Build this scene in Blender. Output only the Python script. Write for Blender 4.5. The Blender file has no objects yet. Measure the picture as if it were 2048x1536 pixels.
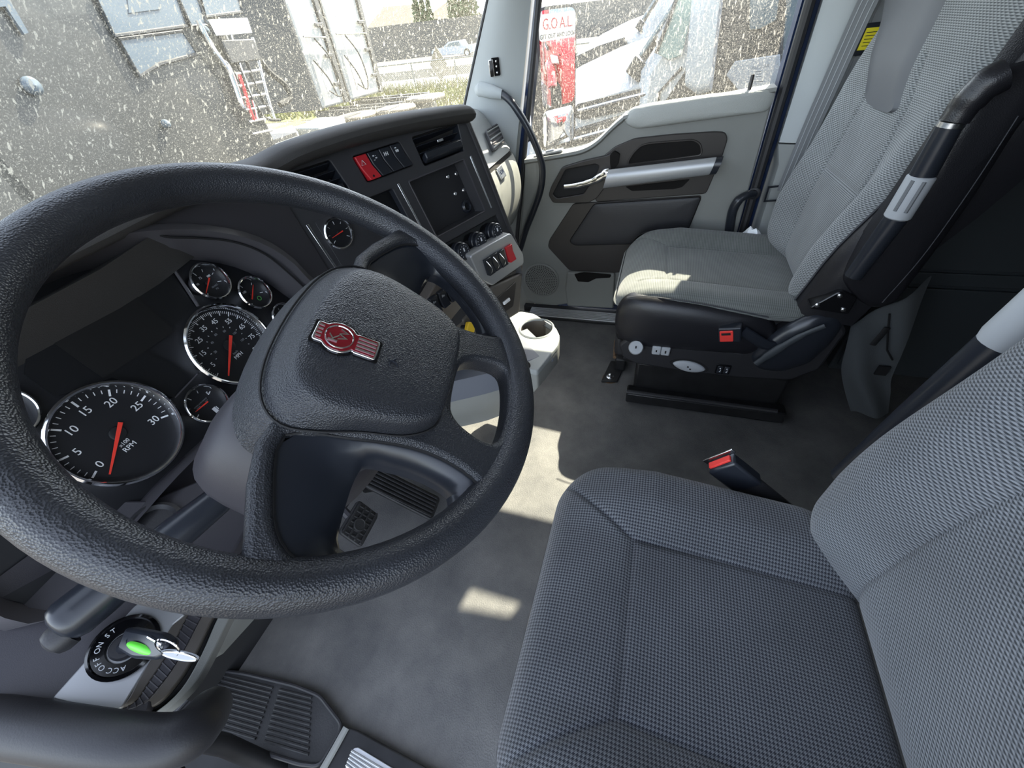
import bpy, bmesh, math, random
from mathutils import Vector, Matrix
random.seed(7)
S = bpy.context.scene
V = lambda *a: Vector(a if len(a) > 1 else a[0])
R_ = math.radians

# ------------------------------------------------------------------ camera
# cab frame: X to the passenger side, Y to the windscreen, Z up, cab floor at z = 0, metres
FPX = 790.0
CAM = V(-0.785, -0.279, 1.056)
YAW, PITCH, ROLL = R_(67.5), R_(42.0), R_(7.63)
_fw = V(math.sin(YAW) * math.cos(PITCH), math.cos(YAW) * math.cos(PITCH), -math.sin(PITCH))
_rt0 = V(math.cos(YAW), -math.sin(YAW), 0)
_dn0 = _fw.cross(_rt0)
CR = _rt0 * math.cos(ROLL) + _dn0 * math.sin(ROLL)
CD = _rt0 * -math.sin(ROLL) + _dn0 * math.cos(ROLL)
cd = bpy.data.cameras.new('camera')
cam = bpy.data.objects.new('camera', cd)
S.collection.objects.link(cam)
cd.sensor_width = 36
cd.lens = FPX / 2048 * 36
cd.clip_start, cd.clip_end = 0.02, 600
m3 = Matrix((CR, -CD, -_fw)).transposed()
cam.matrix_world = Matrix.Translation(CAM) @ m3.to_4x4()
S.camera = cam
S.cycles.max_bounces = 6
S.cycles.diffuse_bounces = 3
S.cycles.glossy_bounces = 3
S.cycles.transmission_bounces = 3
S.cycles.transparent_max_bounces = 8

# ------------------------------------------------------------------ light
SUN_DIR = V(0.70, -0.24, 0.74).normalized()      # towards the sun: passenger side, a little behind
w = bpy.data.worlds.new('sky')
S.world = w
w.use_nodes = True
nt = w.node_tree
nt.nodes.clear()
sk = nt.nodes.new('ShaderNodeTexSky')
sk.sky_type = 'NISHITA'
sk.sun_disc = False
sk.sun_elevation = math.asin(SUN_DIR.z)
sk.sun_rotation = math.atan2(SUN_DIR.x, SUN_DIR.y)
sk.air_density, sk.dust_density, sk.ozone_density = 1.0, 1.5, 1.5
bg = nt.nodes.new('ShaderNodeBackground')
bg.inputs['Strength'].default_value = 0.62
wo = nt.nodes.new('ShaderNodeOutputWorld')
hs = nt.nodes.new('ShaderNodeHueSaturation')
hs.inputs['Saturation'].default_value = 0.5
nt.links.new(sk.outputs[0], hs.inputs['Color'])
nt.links.new(hs.outputs[0], bg.inputs[0])
nt.links.new(bg.outputs[0], wo.inputs[0])
sl = bpy.data.lights.new('sun', 'SUN')
sl.energy = 17.0
sl.color = (1.0, 0.90, 0.72)
sl.angle = R_(0.6)
so = bpy.data.objects.new('sun', sl)
S.collection.objects.link(so)
so.rotation_euler = SUN_DIR.to_track_quat('Z', 'Y').to_euler()
so.location = (0, 0, 8)
S.view_settings.view_transform = 'Standard'
S.view_settings.look = 'None'
S.view_settings.gamma = 1
S.view_settings.use_curve_mapping = False
S.view_settings.exposure = 0.72

# ------------------------------------------------------------------ materials
MATS = {}
def nodes(m):
    return m.node_tree.nodes, m.node_tree.links
def mat(name, col, rough=0.5, metal=0.0, grain=0.0, gscale=900, var=0.0, vscale=12, coat=0.0, spec=0.5, vor=False, emit=None, sheen=0.0, dcol=None, detail=2, vdet=6):
    m = bpy.data.materials.new(name)
    m.use_nodes = True
    n, l = nodes(m)
    b = n['Principled BSDF']
    b.inputs['Base Color'].default_value = (*col, 1)
    b.inputs['Roughness'].default_value = rough
    b.inputs['Metallic'].default_value = metal
    b.inputs['Specular IOR Level'].default_value = spec
    b.inputs['Coat Weight'].default_value = coat
    b.inputs['Sheen Weight'].default_value = sheen
    tc = None
    if grain or var:
        tc = n.new('ShaderNodeTexCoord')
    if var:
        t = n.new('ShaderNodeTexNoise')
        t.inputs['Scale'].default_value = vscale
        t.inputs['Detail'].default_value = vdet
        t.inputs['Roughness'].default_value = 0.5 if vdet < 10 else 0.66
        l.new(tc.outputs['Object'], t.inputs['Vector'])
        r = n.new('ShaderNodeValToRGB')
        r.color_ramp.elements[0].position = 0.32
        r.color_ramp.elements[1].position = 0.72
        d = dcol if dcol else tuple(min(1, c * (1 + var)) for c in col)
        r.color_ramp.elements[0].color = (*[c * (1 - var * 0.6) for c in col], 1)
        r.color_ramp.elements[1].color = (*d, 1)
        l.new(t.outputs['Fac'], r.inputs[0])
        l.new(r.outputs[0], b.inputs['Base Color'])
    if grain:
        if vor:
            t = n.new('ShaderNodeTexVoronoi')
            t.inputs['Scale'].default_value = gscale
            o = t.outputs['Distance']
        else:
            t = n.new('ShaderNodeTexNoise')
            t.inputs['Scale'].default_value = gscale
            t.inputs['Detail'].default_value = detail
            o = t.outputs['Fac']
        l.new(tc.outputs['Object'], t.inputs['Vector'])
        bp = n.new('ShaderNodeBump')
        bp.inputs['Strength'].default_value = grain
        bp.inputs['Distance'].default_value = 0.0012
        l.new(o, bp.inputs['Height'])
        l.new(bp.outputs[0], b.inputs['Normal'])
    if emit:
        b.inputs['Emission Color'].default_value = (*emit[:3], 1)
        b.inputs['Emission Strength'].default_value = emit[3]
    MATS[name] = m
    return m
def weave(name, c1, c2, period, mode, rough=0.9):
    """woven fabric from the mesh's UVs (metres): mode 'tooth' = small check, 'mesh' = ribs of dots, 'rib' = fine rows"""
    m = bpy.data.materials.new(name)
    m.use_nodes = True
    n, l = nodes(m)
    b = n['Principled BSDF']
    b.inputs['Roughness'].default_value = rough
    b.inputs['Specular IOR Level'].default_value = 0.2
    b.inputs['Sheen Weight'].default_value = 0.25
    uv = n.new('ShaderNodeUVMap')
    uv.uv_map = 'uv'
    sp = n.new('ShaderNodeSeparateXYZ')
    l.new(uv.outputs[0], sp.inputs[0])
    def M(op, a, c=None):
        x = n.new('ShaderNodeMath')
        x.operation = op
        for i, q in enumerate((a, c)):
            if q is None: continue
            if isinstance(q, (int, float)): x.inputs[i].default_value = q
            else: l.new(q, x.inputs[i])
        return x.outputs[0]
    k = 2 * math.pi / period
    su = M('SINE', M('MULTIPLY', sp.outputs[0], k))
    sv = M('SINE', M('MULTIPLY', sp.outputs[1], k))
    if mode == 'tooth':
        d = M('SINE', M('MULTIPLY', M('ADD', sp.outputs[0], sp.outputs[1]), k * 2))
        h = M('ADD', M('ADD', su, sv), M('MULTIPLY', d, 0.9))
        h = M('ADD', M('MULTIPLY', h, 0.42), 0.5)
    elif mode == 'mesh':
        row = M('FLOOR', M('DIVIDE', sp.outputs[1], period * 0.5))
        off = M('MULTIPLY', row, math.pi)
        su2 = M('SINE', M('ADD', M('MULTIPLY', sp.outputs[0], k), off))
        sv2 = M('SINE', M('MULTIPLY', sp.outputs[1], k * 2))
        h = M('ADD', M('MULTIPLY', M('ADD', M('MULTIPLY', su2, 0.8), sv2), 0.33), 0.5)
    else:
        h = M('ADD', M('MULTIPLY', M('ADD', sv, M('MULTIPLY', su, 0.35)), 0.37), 0.5)
    r = n.new('ShaderNodeValToRGB')
    r.color_ramp.elements[0].color = (*c1, 1)
    r.color_ramp.elements[1].color = (*c2, 1)
    r.color_ramp.elements[0].position = 0.25
    r.color_ramp.elements[1].position = 0.75
    l.new(h, r.inputs[0])
    nz = n.new('ShaderNodeTexNoise')
    nz.inputs['Scale'].default_value = 9
    nz.inputs['Detail'].default_value = 4
    l.new(uv.outputs[0], nz.inputs['Vector'])
    mr = n.new('ShaderNodeMapRange')
    mr.inputs['From Min'].default_value = 0.3
    mr.inputs['From Max'].default_value = 0.7
    mr.inputs['To Min'].default_value = 0.86
    mr.inputs['To Max'].default_value = 1.1
    l.new(nz.outputs['Fac'], mr.inputs['Value'])
    mx = n.new('ShaderNodeVectorMath')
    mx.operation = 'SCALE'
    l.new(r.outputs[0], mx.inputs[0])
    l.new(mr.outputs[0], mx.inputs['Scale'])
    l.new(mx.outputs[0], b.inputs['Base Color'])
    bp = n.new('ShaderNodeBump')
    bp.inputs['Strength'].default_value = 0.35
    bp.inputs['Distance'].default_value = 0.0008
    l.new(h, bp.inputs['Height'])
    l.new(bp.outputs[0], b.inputs['Normal'])
    MATS[name] = m
    return m
def dusty_glass(name, tint, dust, amount, base, scale=60):
    """clear pane with a film of pale dust and specks that catch the light"""
    m = bpy.data.materials.new(name)
    m.use_nodes = True
    n, l = nodes(m)
    n.remove(n['Principled BSDF'])
    out = n['Material Output']
    tr = n.new('ShaderNodeBsdfTransparent')
    tr.inputs[0].default_value = (*tint, 1)
    gl = n.new('ShaderNodeBsdfGlossy')
    gl.inputs['Roughness'].default_value = 0.03
    lw = n.new('ShaderNodeLayerWeight')
    pw = n.new('ShaderNodeMath')
    pw.operation = 'POWER'
    pw.inputs[1].default_value = 4
    l.new(lw.outputs['Facing'], pw.inputs[0])
    fr = n.new('ShaderNodeMath')
    fr.operation = 'MULTIPLY_ADD'
    fr.inputs[1].default_value = 0.6
    fr.inputs[2].default_value = 0.035
    l.new(pw.outputs[0], fr.inputs[0])
    m0 = n.new('ShaderNodeMixShader')
    l.new(fr.outputs[0], m0.inputs[0])
    l.new(tr.outputs[0], m0.inputs[1])
    l.new(gl.outputs[0], m0.inputs[2])
    df = n.new('ShaderNodeBsdfDiffuse')
    df.inputs[0].default_value = (*dust, 1)
    tl = n.new('ShaderNodeBsdfTranslucent')
    tl.inputs[0].default_value = (*dust, 1)
    ds = n.new('ShaderNodeMixShader')
    ds.inputs[0].default_value = 0.6
    l.new(df.outputs[0], ds.inputs[1])
    l.new(tl.outputs[0], ds.inputs[2])
    tc = n.new('ShaderNodeTexCoord')
    def noise(s, lo, hi, a, det=1, vor=False, stretch=None):
        src = tc.outputs['Object']
        if stretch:
            mp = n.new('ShaderNodeMapping')
            mp.inputs['Scale'].default_value = stretch
            mp.inputs['Rotation'].default_value = (0.2, 0.5, 0.1)
            l.new(src, mp.inputs['Vector'])
            src = mp.outputs[0]
        t = n.new('ShaderNodeTexNoise')
        t.inputs['Scale'].default_value = s
        t.inputs['Detail'].default_value = det
        l.new(src, t.inputs['Vector'])
        r = n.new('ShaderNodeMapRange')
        r.inputs['From Min'].default_value = lo
        r.inputs['From Max'].default_value = hi
        r.inputs['To Min'].default_value = 0
        r.inputs['To Max'].default_value = a
        l.new(t.outputs['Fac'], r.inputs['Value'])
        return r.outputs[0]
    def add(a, c):
        x = n.new('ShaderNodeMath')
        x.operation = 'ADD'
        x.use_clamp = True
        l.new(a, x.inputs[0])
        if isinstance(c, float): x.inputs[1].default_value = c
        else: l.new(c, x.inputs[1])
        return x.outputs[0]
    f = add(add(noise(scale * 9, 0.50, 0.70, amount), noise(scale * 2.6, 0.645, 0.71, amount * 2.0, 1, False, (1, 1, 0.30))), noise(4, 0.3, 0.8, base))
    f = add(f, noise(scale * 5, 0.63, 0.70, amount * 1.6, 1))
    f = add(f, base * 0.6)
    m1 = n.new('ShaderNodeMixShader')
    l.new(f, m1.inputs[0])
    l.new(m0.outputs[0], m1.inputs[1])
    l.new(ds.outputs[0], m1.inputs[2])
    l.new(m1.outputs[0], out.inputs[0])
    MATS[name] = m
    return m

mat('wheel_leather', (0.027, 0.029, 0.034), 0.32, grain=0.5, gscale=760, vor=True)
mat('wheel_worn', (0.027, 0.029, 0.034), 0.32, grain=0.42, gscale=700, var=0.4, vscale=10, vor=True)
mat('satin_black', (0.018, 0.021, 0.028), 0.28)
mat('gloss_black', (0.006, 0.006, 0.007), 0.12)
mat('flat_black', (0.008, 0.008, 0.009), 0.7)
mat('rubber_black', (0.022, 0.022, 0.025), 0.5, grain=0.12, gscale=600)
mat('dial_black', (0.008, 0.0085, 0.011), 0.5)
mat('dash_dark', (0.040, 0.040, 0.044), 0.5, grain=0.18, gscale=1500)
mat('dash_top', (0.044, 0.042, 0.040), 0.62, grain=0.25, gscale=900)
mat('dash_purple', (0.036, 0.034, 0.041), 0.48, grain=0.12, gscale=1500)
mat('hood_grey', (0.066, 0.063, 0.070), 0.42)
mat('grey_plastic', (0.235, 0.24, 0.225), 0.55, grain=0.15, gscale=1200, var=0.06, vscale=5)
mat('grey_trim', (0.29, 0.305, 0.30), 0.55, grain=0.12, gscale=1200)
mat('pillar_trim', (0.46, 0.49, 0.50), 0.6, grain=0.15, gscale=900)
mat('pale_pad', (0.40, 0.41, 0.39), 0.5, grain=0.3, gscale=500, vor=True)
mat('taupe_insert', (0.036, 0.032, 0.030), 0.38, grain=0.1, gscale=900)
mat('taupe_dark', (0.010, 0.009, 0.0085), 0.8, spec=0.2)
mat('door_leather', (0.024, 0.024, 0.027), 0.45, grain=0.2, gscale=600, vor=True)
mat('seat_leather', (0.013, 0.013, 0.016), 0.36, grain=0.18, gscale=500, vor=True)
mat('stitch', (0.045, 0.047, 0.055), 0.7)
mat('chrome', (0.86, 0.87, 0.89), 0.06, 1.0)
mat('satin_silver', (0.66, 0.67, 0.69), 0.25, 1.0)
mat('silver_paint', (0.44, 0.45, 0.46), 0.38, 0.45)
mat('aluminium', (0.62, 0.63, 0.64), 0.42, 0.85, grain=0.1, gscale=300)
mat('red_enamel', (0.20, 0.004, 0.012), 0.18, coat=0.6)
mat('red_plastic', (0.55, 0.02, 0.03), 0.4)
mat('red_bright', (0.80, 0.05, 0.04), 0.45)
mat('needle_red', (0.85, 0.05, 0.03), 0.5)
mat('print_white', (0.75, 0.76, 0.78), 0.6)
mat('print_grey', (0.22, 0.23, 0.25), 0.6)
mat('print_green', (0.10, 0.45, 0.08), 0.6)
mat('lime_plastic', (0.16, 0.86, 0.07), 0.4)
mat('tag_white', (0.42, 0.44, 0.48), 0.5)
mat('yellow_plastic', (0.72, 0.47, 0.03), 0.5)
mat('yellow_label', (0.80, 0.68, 0.02), 0.6)
mat('floor_rubber', (0.098, 0.098, 0.100), 0.66, grain=0.9, gscale=300, var=0.42, vscale=6, dcol=(0.165, 0.161, 0.152), vdet=14)
mat('tread_rubber', (0.017, 0.017, 0.018), 0.6, grain=0.35, gscale=300, var=0.5, vscale=20)
mat('steel_dark', (0.016, 0.016, 0.017), 0.45, 0.3, var=0.4, vscale=25)
mat('rust', (0.11, 0.065, 0.035), 0.85, var=0.5, vscale=80)
mat('knob_grey', (0.42, 0.44, 0.46), 0.5)
mat('screen_black', (0.004, 0.0045, 0.006), 0.45)
mat('screen_dead', (0.0012, 0.0012, 0.0016), 0.6)
mat('canvas_grey', (0.075, 0.082, 0.088), 0.85, grain=0.4, gscale=700)
mat('cabinet_dark', (0.045, 0.052, 0.058), 0.55)
mat('cabinet_grey', (0.16, 0.17, 0.18), 0.5)
mat('strap_grey', (0.20, 0.21, 0.22), 0.7)
mat('headliner', (0.50, 0.51, 0.50), 0.85)
mat('blue_paint', (0.008, 0.018, 0.055), 0.25, coat=0.4)
mat('clear_plastic', (0.75, 0.78, 0.8), 0.15, var=0.25, vscale=60)
mat('badge_grey', (0.11, 0.115, 0.125), 0.5, grain=0.15, gscale=900)
weave('cloth_dark', (0.018, 0.020, 0.027), (0.135, 0.142, 0.155), 0.0046, 'tooth')
weave('cloth_back', (0.040, 0.045, 0.052), (0.225, 0.24, 0.26), 0.0066, 'mesh')
weave('cloth_grey', (0.105, 0.112, 0.107), (0.175, 0.185, 0.176), 0.005, 'rib')
weave('cloth_pale', (0.10, 0.108, 0.11), (0.36, 0.375, 0.38), 0.0075, 'mesh')
dusty_glass('windscreen_glass', (0.93, 0.96, 0.95), (0.52, 0.50, 0.41), 0.34, 0.07, 55)
dusty_glass('side_glass', (0.95, 0.97, 0.96), (0.55, 0.53, 0.49), 0.15, 0.008, 60)

# ------------------------------------------------------------------ mesh helpers
COL = S.collection
def link(o, parent=None):
    COL.objects.link(o)
    if parent is not None:
        o.parent = parent
        if parent.type == 'EMPTY':
            o.matrix_parent_inverse = Matrix.Translation(-parent.location)
    return o
def obj(name, vf, m, parent=None, smooth=True, bevel=0.0, seg=2, uv=None, label=None, angle=35):
    vs, fs = vf
    me = bpy.data.meshes.new(name)
    me.from_pydata([tuple(v) for v in vs], [], [tuple(f) for f in fs])
    me.update()
    if uv is not None:
        ul = me.uv_layers.new(name='uv')
        for lp in me.loops:
            ul.data[lp.index].uv = uv[lp.vertex_index]
    me.materials.append(MATS[m])
    o = bpy.data.objects.new(name, me)
    link(o, parent)
    bm = bmesh.new()
    bm.from_mesh(me)
    bmesh.ops.recalc_face_normals(bm, faces=bm.faces)
    bm.to_mesh(me)
    bm.free()
    if bevel:
        b = o.modifiers.new('bevel', 'BEVEL')
        b.width = bevel
        b.segments = seg
        b.limit_method = 'ANGLE'
        b.angle_limit = R_(40)
    if smooth:
        for p in me.polygons: p.use_smooth = True
        me.set_sharp_from_angle(angle=R_(angle if not bevel else 60))
    if label: o['label'] = label
    return o
def thing(name, label, cat, loc=(0, 0, 0), group=None):
    o = bpy.data.objects.new(name, None)
    o.empty_display_size = 0.05
    o.location = loc
    COL.objects.link(o)
    return tag(o, label, cat, group)
def tag(o, label, cat, group=None):
    o['label'] = label
    o['category'] = cat
    if group: o['group'] = group
    return o
def struct(o, label=None):
    o['kind'] = 'structure'
    if label: o['label'] = label
    return o
def sempty(name, loc=(0, 0, 0), label=None):
    o = bpy.data.objects.new(name, None)
    o.empty_display_size = 0.05
    o.location = loc
    COL.objects.link(o)
    return struct(o, label)
def join(*parts):
    vs, fs = [], []
    for v, f in parts:
        k = len(vs)
        vs += list(v)
        fs += [tuple(i + k for i in q) for q in f]
    return vs, fs
def box(c, s, ax=None):
    ax = ax or (V(1, 0, 0), V(0, 1, 0), V(0, 0, 1))
    c = V(c)
    vs = [c + ax[0] * (s[0] / 2 * i) + ax[1] * (s[1] / 2 * j) + ax[2] * (s[2] / 2 * k) for i in (-1, 1) for j in (-1, 1) for k in (-1, 1)]
    return vs, [(0, 1, 3, 2), (4, 6, 7, 5), (0, 4, 5, 1), (2, 3, 7, 6), (0, 2, 6, 4), (1, 5, 7, 3)]
def prism(poly, vec):
    n = len(poly)
    vs = [V(p) for p in poly] + [V(p) + V(vec) for p in poly]
    return vs, [tuple(range(n - 1, -1, -1)), tuple(range(n, 2 * n))] + [(i, (i + 1) % n, n + (i + 1) % n, n + i) for i in range(n)]
def catmull(pts, k=6, closed=False):
    pts = [V(p) for p in pts]
    n = len(pts)
    out = []
    for i in range(n if closed else n - 1):
        if closed: p0, p1, p2, p3 = (pts[(i + j) % n] for j in (-1, 0, 1, 2))
        else: p0, p1, p2, p3 = pts[max(i - 1, 0)], pts[i], pts[i + 1], pts[min(i + 2, n - 1)]
        for j in range(k):
            t = j / k
            out.append(0.5 * (2 * p1 + (p2 - p0) * t + (2 * p0 - 5 * p1 + 4 * p2 - p3) * t * t + (3 * p1 - p0 - 3 * p2 + p3) * t ** 3))
    if not closed: out.append(pts[-1])
    return out
def tube(path, r, n=14, closed=False, caps=True, flat=None):
    """round bar along a path; r is one radius or one per point; flat=(axis, factor) squeezes it along an axis"""
    path = [V(p) for p in path]
    N = len(path)
    rs = r if isinstance(r, (list, tuple)) else [r] * N
    vs, fs = [], []
    up = None
    for i, p in enumerate(path):
        t = (path[(i + 1) % N] - path[i - 1]) if closed or 0 < i < N - 1 else (path[1] - path[0] if i == 0 else path[-1] - path[-2])
        t.normalize()
        if up is None:
            up = t.orthogonal().normalized()
        up = (up - t * up.dot(t)).normalized()
        b = t.cross(up)
        for k in range(n):
            a = 2 * math.pi * k / n
            d = (up * math.cos(a) + b * math.sin(a)) * rs[i]
            if flat: d = d - flat[0] * d.dot(flat[0]) * (1 - flat[1])
            vs.append(p + d)
    for i in range(N if closed else N - 1):
        j = (i + 1) % N
        for k in range(n):
            fs.append((i * n + k, i * n + (k + 1) % n, j * n + (k + 1) % n, j * n + k))
    if caps and not closed:
        fs.append(tuple(range(n - 1, -1, -1)))
        fs.append(tuple(range((N - 1) * n, N * n)))
    return vs, fs
def lathe(prof, c, axis, n=32, ends=True):
    """revolve (radius, height) pairs about an axis through c"""
    axis = V(axis).normalized()
    u = axis.orthogonal().normalized()
    v = axis.cross(u)
    c = V(c)
    vs, fs = [], []
    for r, h in prof:
        for k in range(n):
            a = 2 * math.pi * k / n
            vs.append(c + axis * h + (u * math.cos(a) + v * math.sin(a)) * r)
    for i in range(len(prof) - 1):
        for k in range(n):
            fs.append((i * n + k, i * n + (k + 1) % n, (i + 1) * n + (k + 1) % n, (i + 1) * n + k))
    if ends:
        fs.append(tuple(range(n - 1, -1, -1)))
        fs.append(tuple(range((len(prof) - 1) * n, len(prof) * n)))
    return vs, fs
def grid(f, nu, nv):
    vs = [V(f(i / (nu - 1), j / (nv - 1))) for i in range(nu) for j in range(nv)]
    return vs, [(i * nv + j, i * nv + j + 1, (i + 1) * nv + j + 1, (i + 1) * nv + j) for i in range(nu - 1) for j in range(nv - 1)]
def loft(rings, closed=True, caps=True):
    n = len(rings[0])
    vs = [V(p) for r in rings for p in r]
    fs = []
    for i in range(len(rings) - 1):
        for k in range(n if closed else n - 1):
            fs.append((i * n + k, i * n + (k + 1) % n, (i + 1) * n + (k + 1) % n, (i + 1) * n + k))
    if caps and closed:
        fs.append(tuple(range(n - 1, -1, -1)))
        fs.append(tuple(range((len(rings) - 1) * n, len(rings) * n)))
    return vs, fs
def rpoly(pts, r, k=4):
    """2D polygon with rounded corners"""
    out = []
    n = len(pts)
    for i in range(n):
        a, b, c = Vector(pts[i - 1]), Vector(pts[i]), Vector(pts[(i + 1) % n])
        d1, d2 = a - b, c - b
        q = min(r, d1.length * 0.45, d2.length * 0.45)
        p1, p2 = b + d1.normalized() * q, b + d2.normalized() * q
        for j in range(k + 1):
            t = j / k
            out.append(tuple(p1 * (1 - t) ** 2 + b * 2 * t * (1 - t) + p2 * t * t))
    return out
class Plane:
    """a real surface in the cab: origin, two in-plane axes, outward normal"""
    def __init__(s, o, e1, e2, n=None):
        s.o, s.e1 = V(o), V(e1).normalized()
        e2 = V(e2)
        s.e2 = (e2 - s.e1 * e2.dot(s.e1)).normalized()
        s.n = V(n).normalized() if n is not None else s.e1.cross(s.e2)
    def P(s, u, v, w=0.0): return s.o + s.e1 * u + s.e2 * v + s.n * w
    def px(s, x, y, off=0.0):
        d = CR * ((x - 1024) / FPX) + CD * ((y - 768) / FPX) + _fw
        t = (s.o + s.n * off - CAM).dot(s.n) / d.dot(s.n)
        q = CAM + d * t - s.o
        return q.dot(s.e1), q.dot(s.e2)
    def pp(s, pts, off=0.0): return [s.px(x, y, off) for x, y in pts]
    def slab(s, pts, w0, w1): return prism([s.P(u, v, w0) for u, v in pts], s.n * (w1 - w0))
    def bx(s, u0, u1, v0, v1, w0, w1): return box(s.P((u0 + u1) / 2, (v0 + v1) / 2, (w0 + w1) / 2), (abs(u1 - u0), abs(v1 - v0), abs(w1 - w0)), (s.e1, s.e2, s.n))
    def ring(s, u, v, r, w=0.0, n=32): return [s.P(u + r * math.cos(2 * math.pi * k / n), v + r * math.sin(2 * math.pi * k / n), w) for k in range(n)]
    def mat4(s, u=0, v=0, w=0):
        m = Matrix((s.e1, s.e2, s.n)).transposed().to_4x4()
        m.translation = s.P(u, v, w)
        return m
def through(px, py, t): return CAM + (CR * ((px - 1024) / FPX) + CD * ((py - 768) / FPX) + _fw) * t
def dome(pl, pts, w0, H, c=None, rings=(1, 0.985, 0.95, 0.88, 0.76, 0.6, 0.4, 0.2), pw=2.6):
    n = len(pts)
    c = c or (sum(p[0] for p in pts) / n, sum(p[1] for p in pts) / n)
    vs, fs = [], []
    for s in rings:
        for p in pts:
            vs.append(pl.P(c[0] + (p[0] - c[0]) * s, c[1] + (p[1] - c[1]) * s, w0 + H * (1 - s ** pw) ** (1 / pw)))
    vs.append(pl.P(c[0], c[1], w0 + H))
    for i in range(len(rings) - 1):
        for k in range(n):
            fs.append((i * n + k, i * n + (k + 1) % n, (i + 1) * n + (k + 1) % n, (i + 1) * n + k))
    b = (len(rings) - 1) * n
    for k in range(n): fs.append((b + k, b + (k + 1) % n, len(vs) - 1))
    return vs, fs
def shape2d(pl, loops, w0, w1, bevel=0.0):
    """flat piece with holes: the first loop is the outline, the others the holes; (verts, faces)"""
    cu = bpy.data.curves.new('tmp', 'CURVE')
    cu.dimensions = '2D'
    cu.fill_mode = 'BOTH'
    cu.extrude = max(abs(w1 - w0) / 2 - bevel, 0)
    cu.bevel_depth = bevel
    cu.bevel_resolution = 2
    cu.offset = -bevel
    for lp in loops:
        sp = cu.splines.new('POLY')
        sp.points.add(len(lp) - 1)
        for q, p in zip(sp.points, lp): q.co = (p[0], p[1], 0, 1)
        sp.use_cyclic_u = True
    ob = bpy.data.objects.new('tmp', cu)
    COL.objects.link(ob)
    me = bpy.data.meshes.new_from_object(ob.evaluated_get(bpy.context.evaluated_depsgraph_get()))
    M = pl.mat4(0, 0, (w0 + w1) / 2)
    vs = [M @ v.co for v in me.vertices]
    fs = [tuple(p.vertices) for p in me.polygons]
    bpy.data.objects.remove(ob)
    bpy.data.curves.remove(cu)
    bpy.data.meshes.remove(me)
    return vs, fs
def text(pl, s, u, v, size, w=0.0005, rot=0.0, ext=0.0002, align='CENTER', sx=1.0):
    cu = bpy.data.curves.new('tmp', 'FONT')
    cu.body = s
    cu.size = size
    cu.align_x = align
    cu.align_y = 'CENTER'
    cu.extrude = ext
    cu.resolution_u = 3
    ob = bpy.data.objects.new('tmp', cu)
    COL.objects.link(ob)
    me = bpy.data.meshes.new_from_object(ob.evaluated_get(bpy.context.evaluated_depsgraph_get()))
    M = pl.mat4(u, v, w) @ Matrix.Rotation(rot, 4, 'Z') @ Matrix.Diagonal((sx, 1, 1, 1))
    vs = [M @ q.co for q in me.vertices]
    fs = [tuple(p.vertices) for p in me.polygons]
    bpy.data.objects.remove(ob)
    bpy.data.curves.remove(cu)
    bpy.data.meshes.remove(me)
    return vs, fs
XYP = lambda z: Plane((0, 0, z), (1, 0, 0), (0, 1, 0))                  # horizontal plane at height z
XP = lambda x: Plane((x, 0, 0), (0, -1, 0), (0, 0, 1), (-1, 0, 0))       # plane of the passenger door, facing the cab; u = -y, v = z

# ------------------------------------------------------------------ the cab shell
fl = struct(obj('floor', box((0, -0.75, -0.03), (1.66, 3.3, 0.06)), 'floor_rubber', smooth=False), 'worn dark grey rubber cab floor mat')
Fz = XYP(0.0)
# toe board under the dash
struct(obj('wall_front', prism([V(-0.86, 0.50, -0.02), V(-0.86, 0.62, -0.02), V(-0.86, 0.80, 0.50), V(-0.86, 0.72, 0.50)], (1.72, 0, 0)), 'flat_black', smooth=False))
# right body side below and behind the door
wr = sempty('wall_right', (0.95, -0.7, 0))
obj('body_panel', prism([V(0.955, 0.30, -0.5), V(0.955, 0.30, 0.02), V(0.955, -0.60, 0.02), V(0.955, -0.60, 1.45), V(0.955, -2.3, 1.45), V(0.955, -2.3, -0.5)], (0.06, 0, 0)), 'blue_paint', wr, smooth=False)
struct(obj('wall_back', box((0, -2.33, 0.75), (1.95, 0.06, 1.7)), 'cabinet_dark', smooth=False))
struct(obj('wall_left', prism([V(-0.955, -0.78, -0.06), V(-0.955, -0.78, 1.52), V(-0.955, -2.3, 1.52), V(-0.955, -2.3, -0.06)], (-0.06, 0, 0)), 'grey_trim', smooth=False))
# roof with its header over the doors
rf = [V(-1.01, -2.375, 1.60)] + [V(x, 0.085 + 0.37 * (1 - (x / 0.95) ** 2), 1.60) for x in [-0.95 + 0.1 * k for k in range(20)]] + [V(1.01, -2.375, 1.60)]
struct(obj('ceiling', prism(rf, (0, 0, 0.05)), 'headliner', smooth=False))
# door headers: the unseen passenger one drops forward, its notch shaped to pass a sun patch
hdr = sempty('trim_1', (0.94, -0.6, 1.5), 'pale unseen door header over the passenger window, with an added light blocker')
obj('header', prism([V(0.935, -2.3, 1.61), V(0.935, -2.3, 1.42), V(0.935, -0.59, 1.42), V(0.935, -0.575, 1.54), V(0.935, -0.45, 1.555), V(0.935, -0.43, 1.42), V(0.935, 0.10, 1.36), V(0.935, 0.10, 1.61)], (0.02, 0, 0)), 'pillar_trim', hdr, smooth=False)
obj('added_light_blocker', box((0.90, -0.27, 1.325), (0.015, 0.70, 0.24)), 'headliner', hdr, bevel=0.006)  # unseen panel added to cast the shadow gap between the floor sun patches
struct(obj('trim_2', box((-0.94, -0.85, 1.53), (0.10, 1.95, 0.14)), 'pillar_trim', bevel=0.02))

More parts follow.
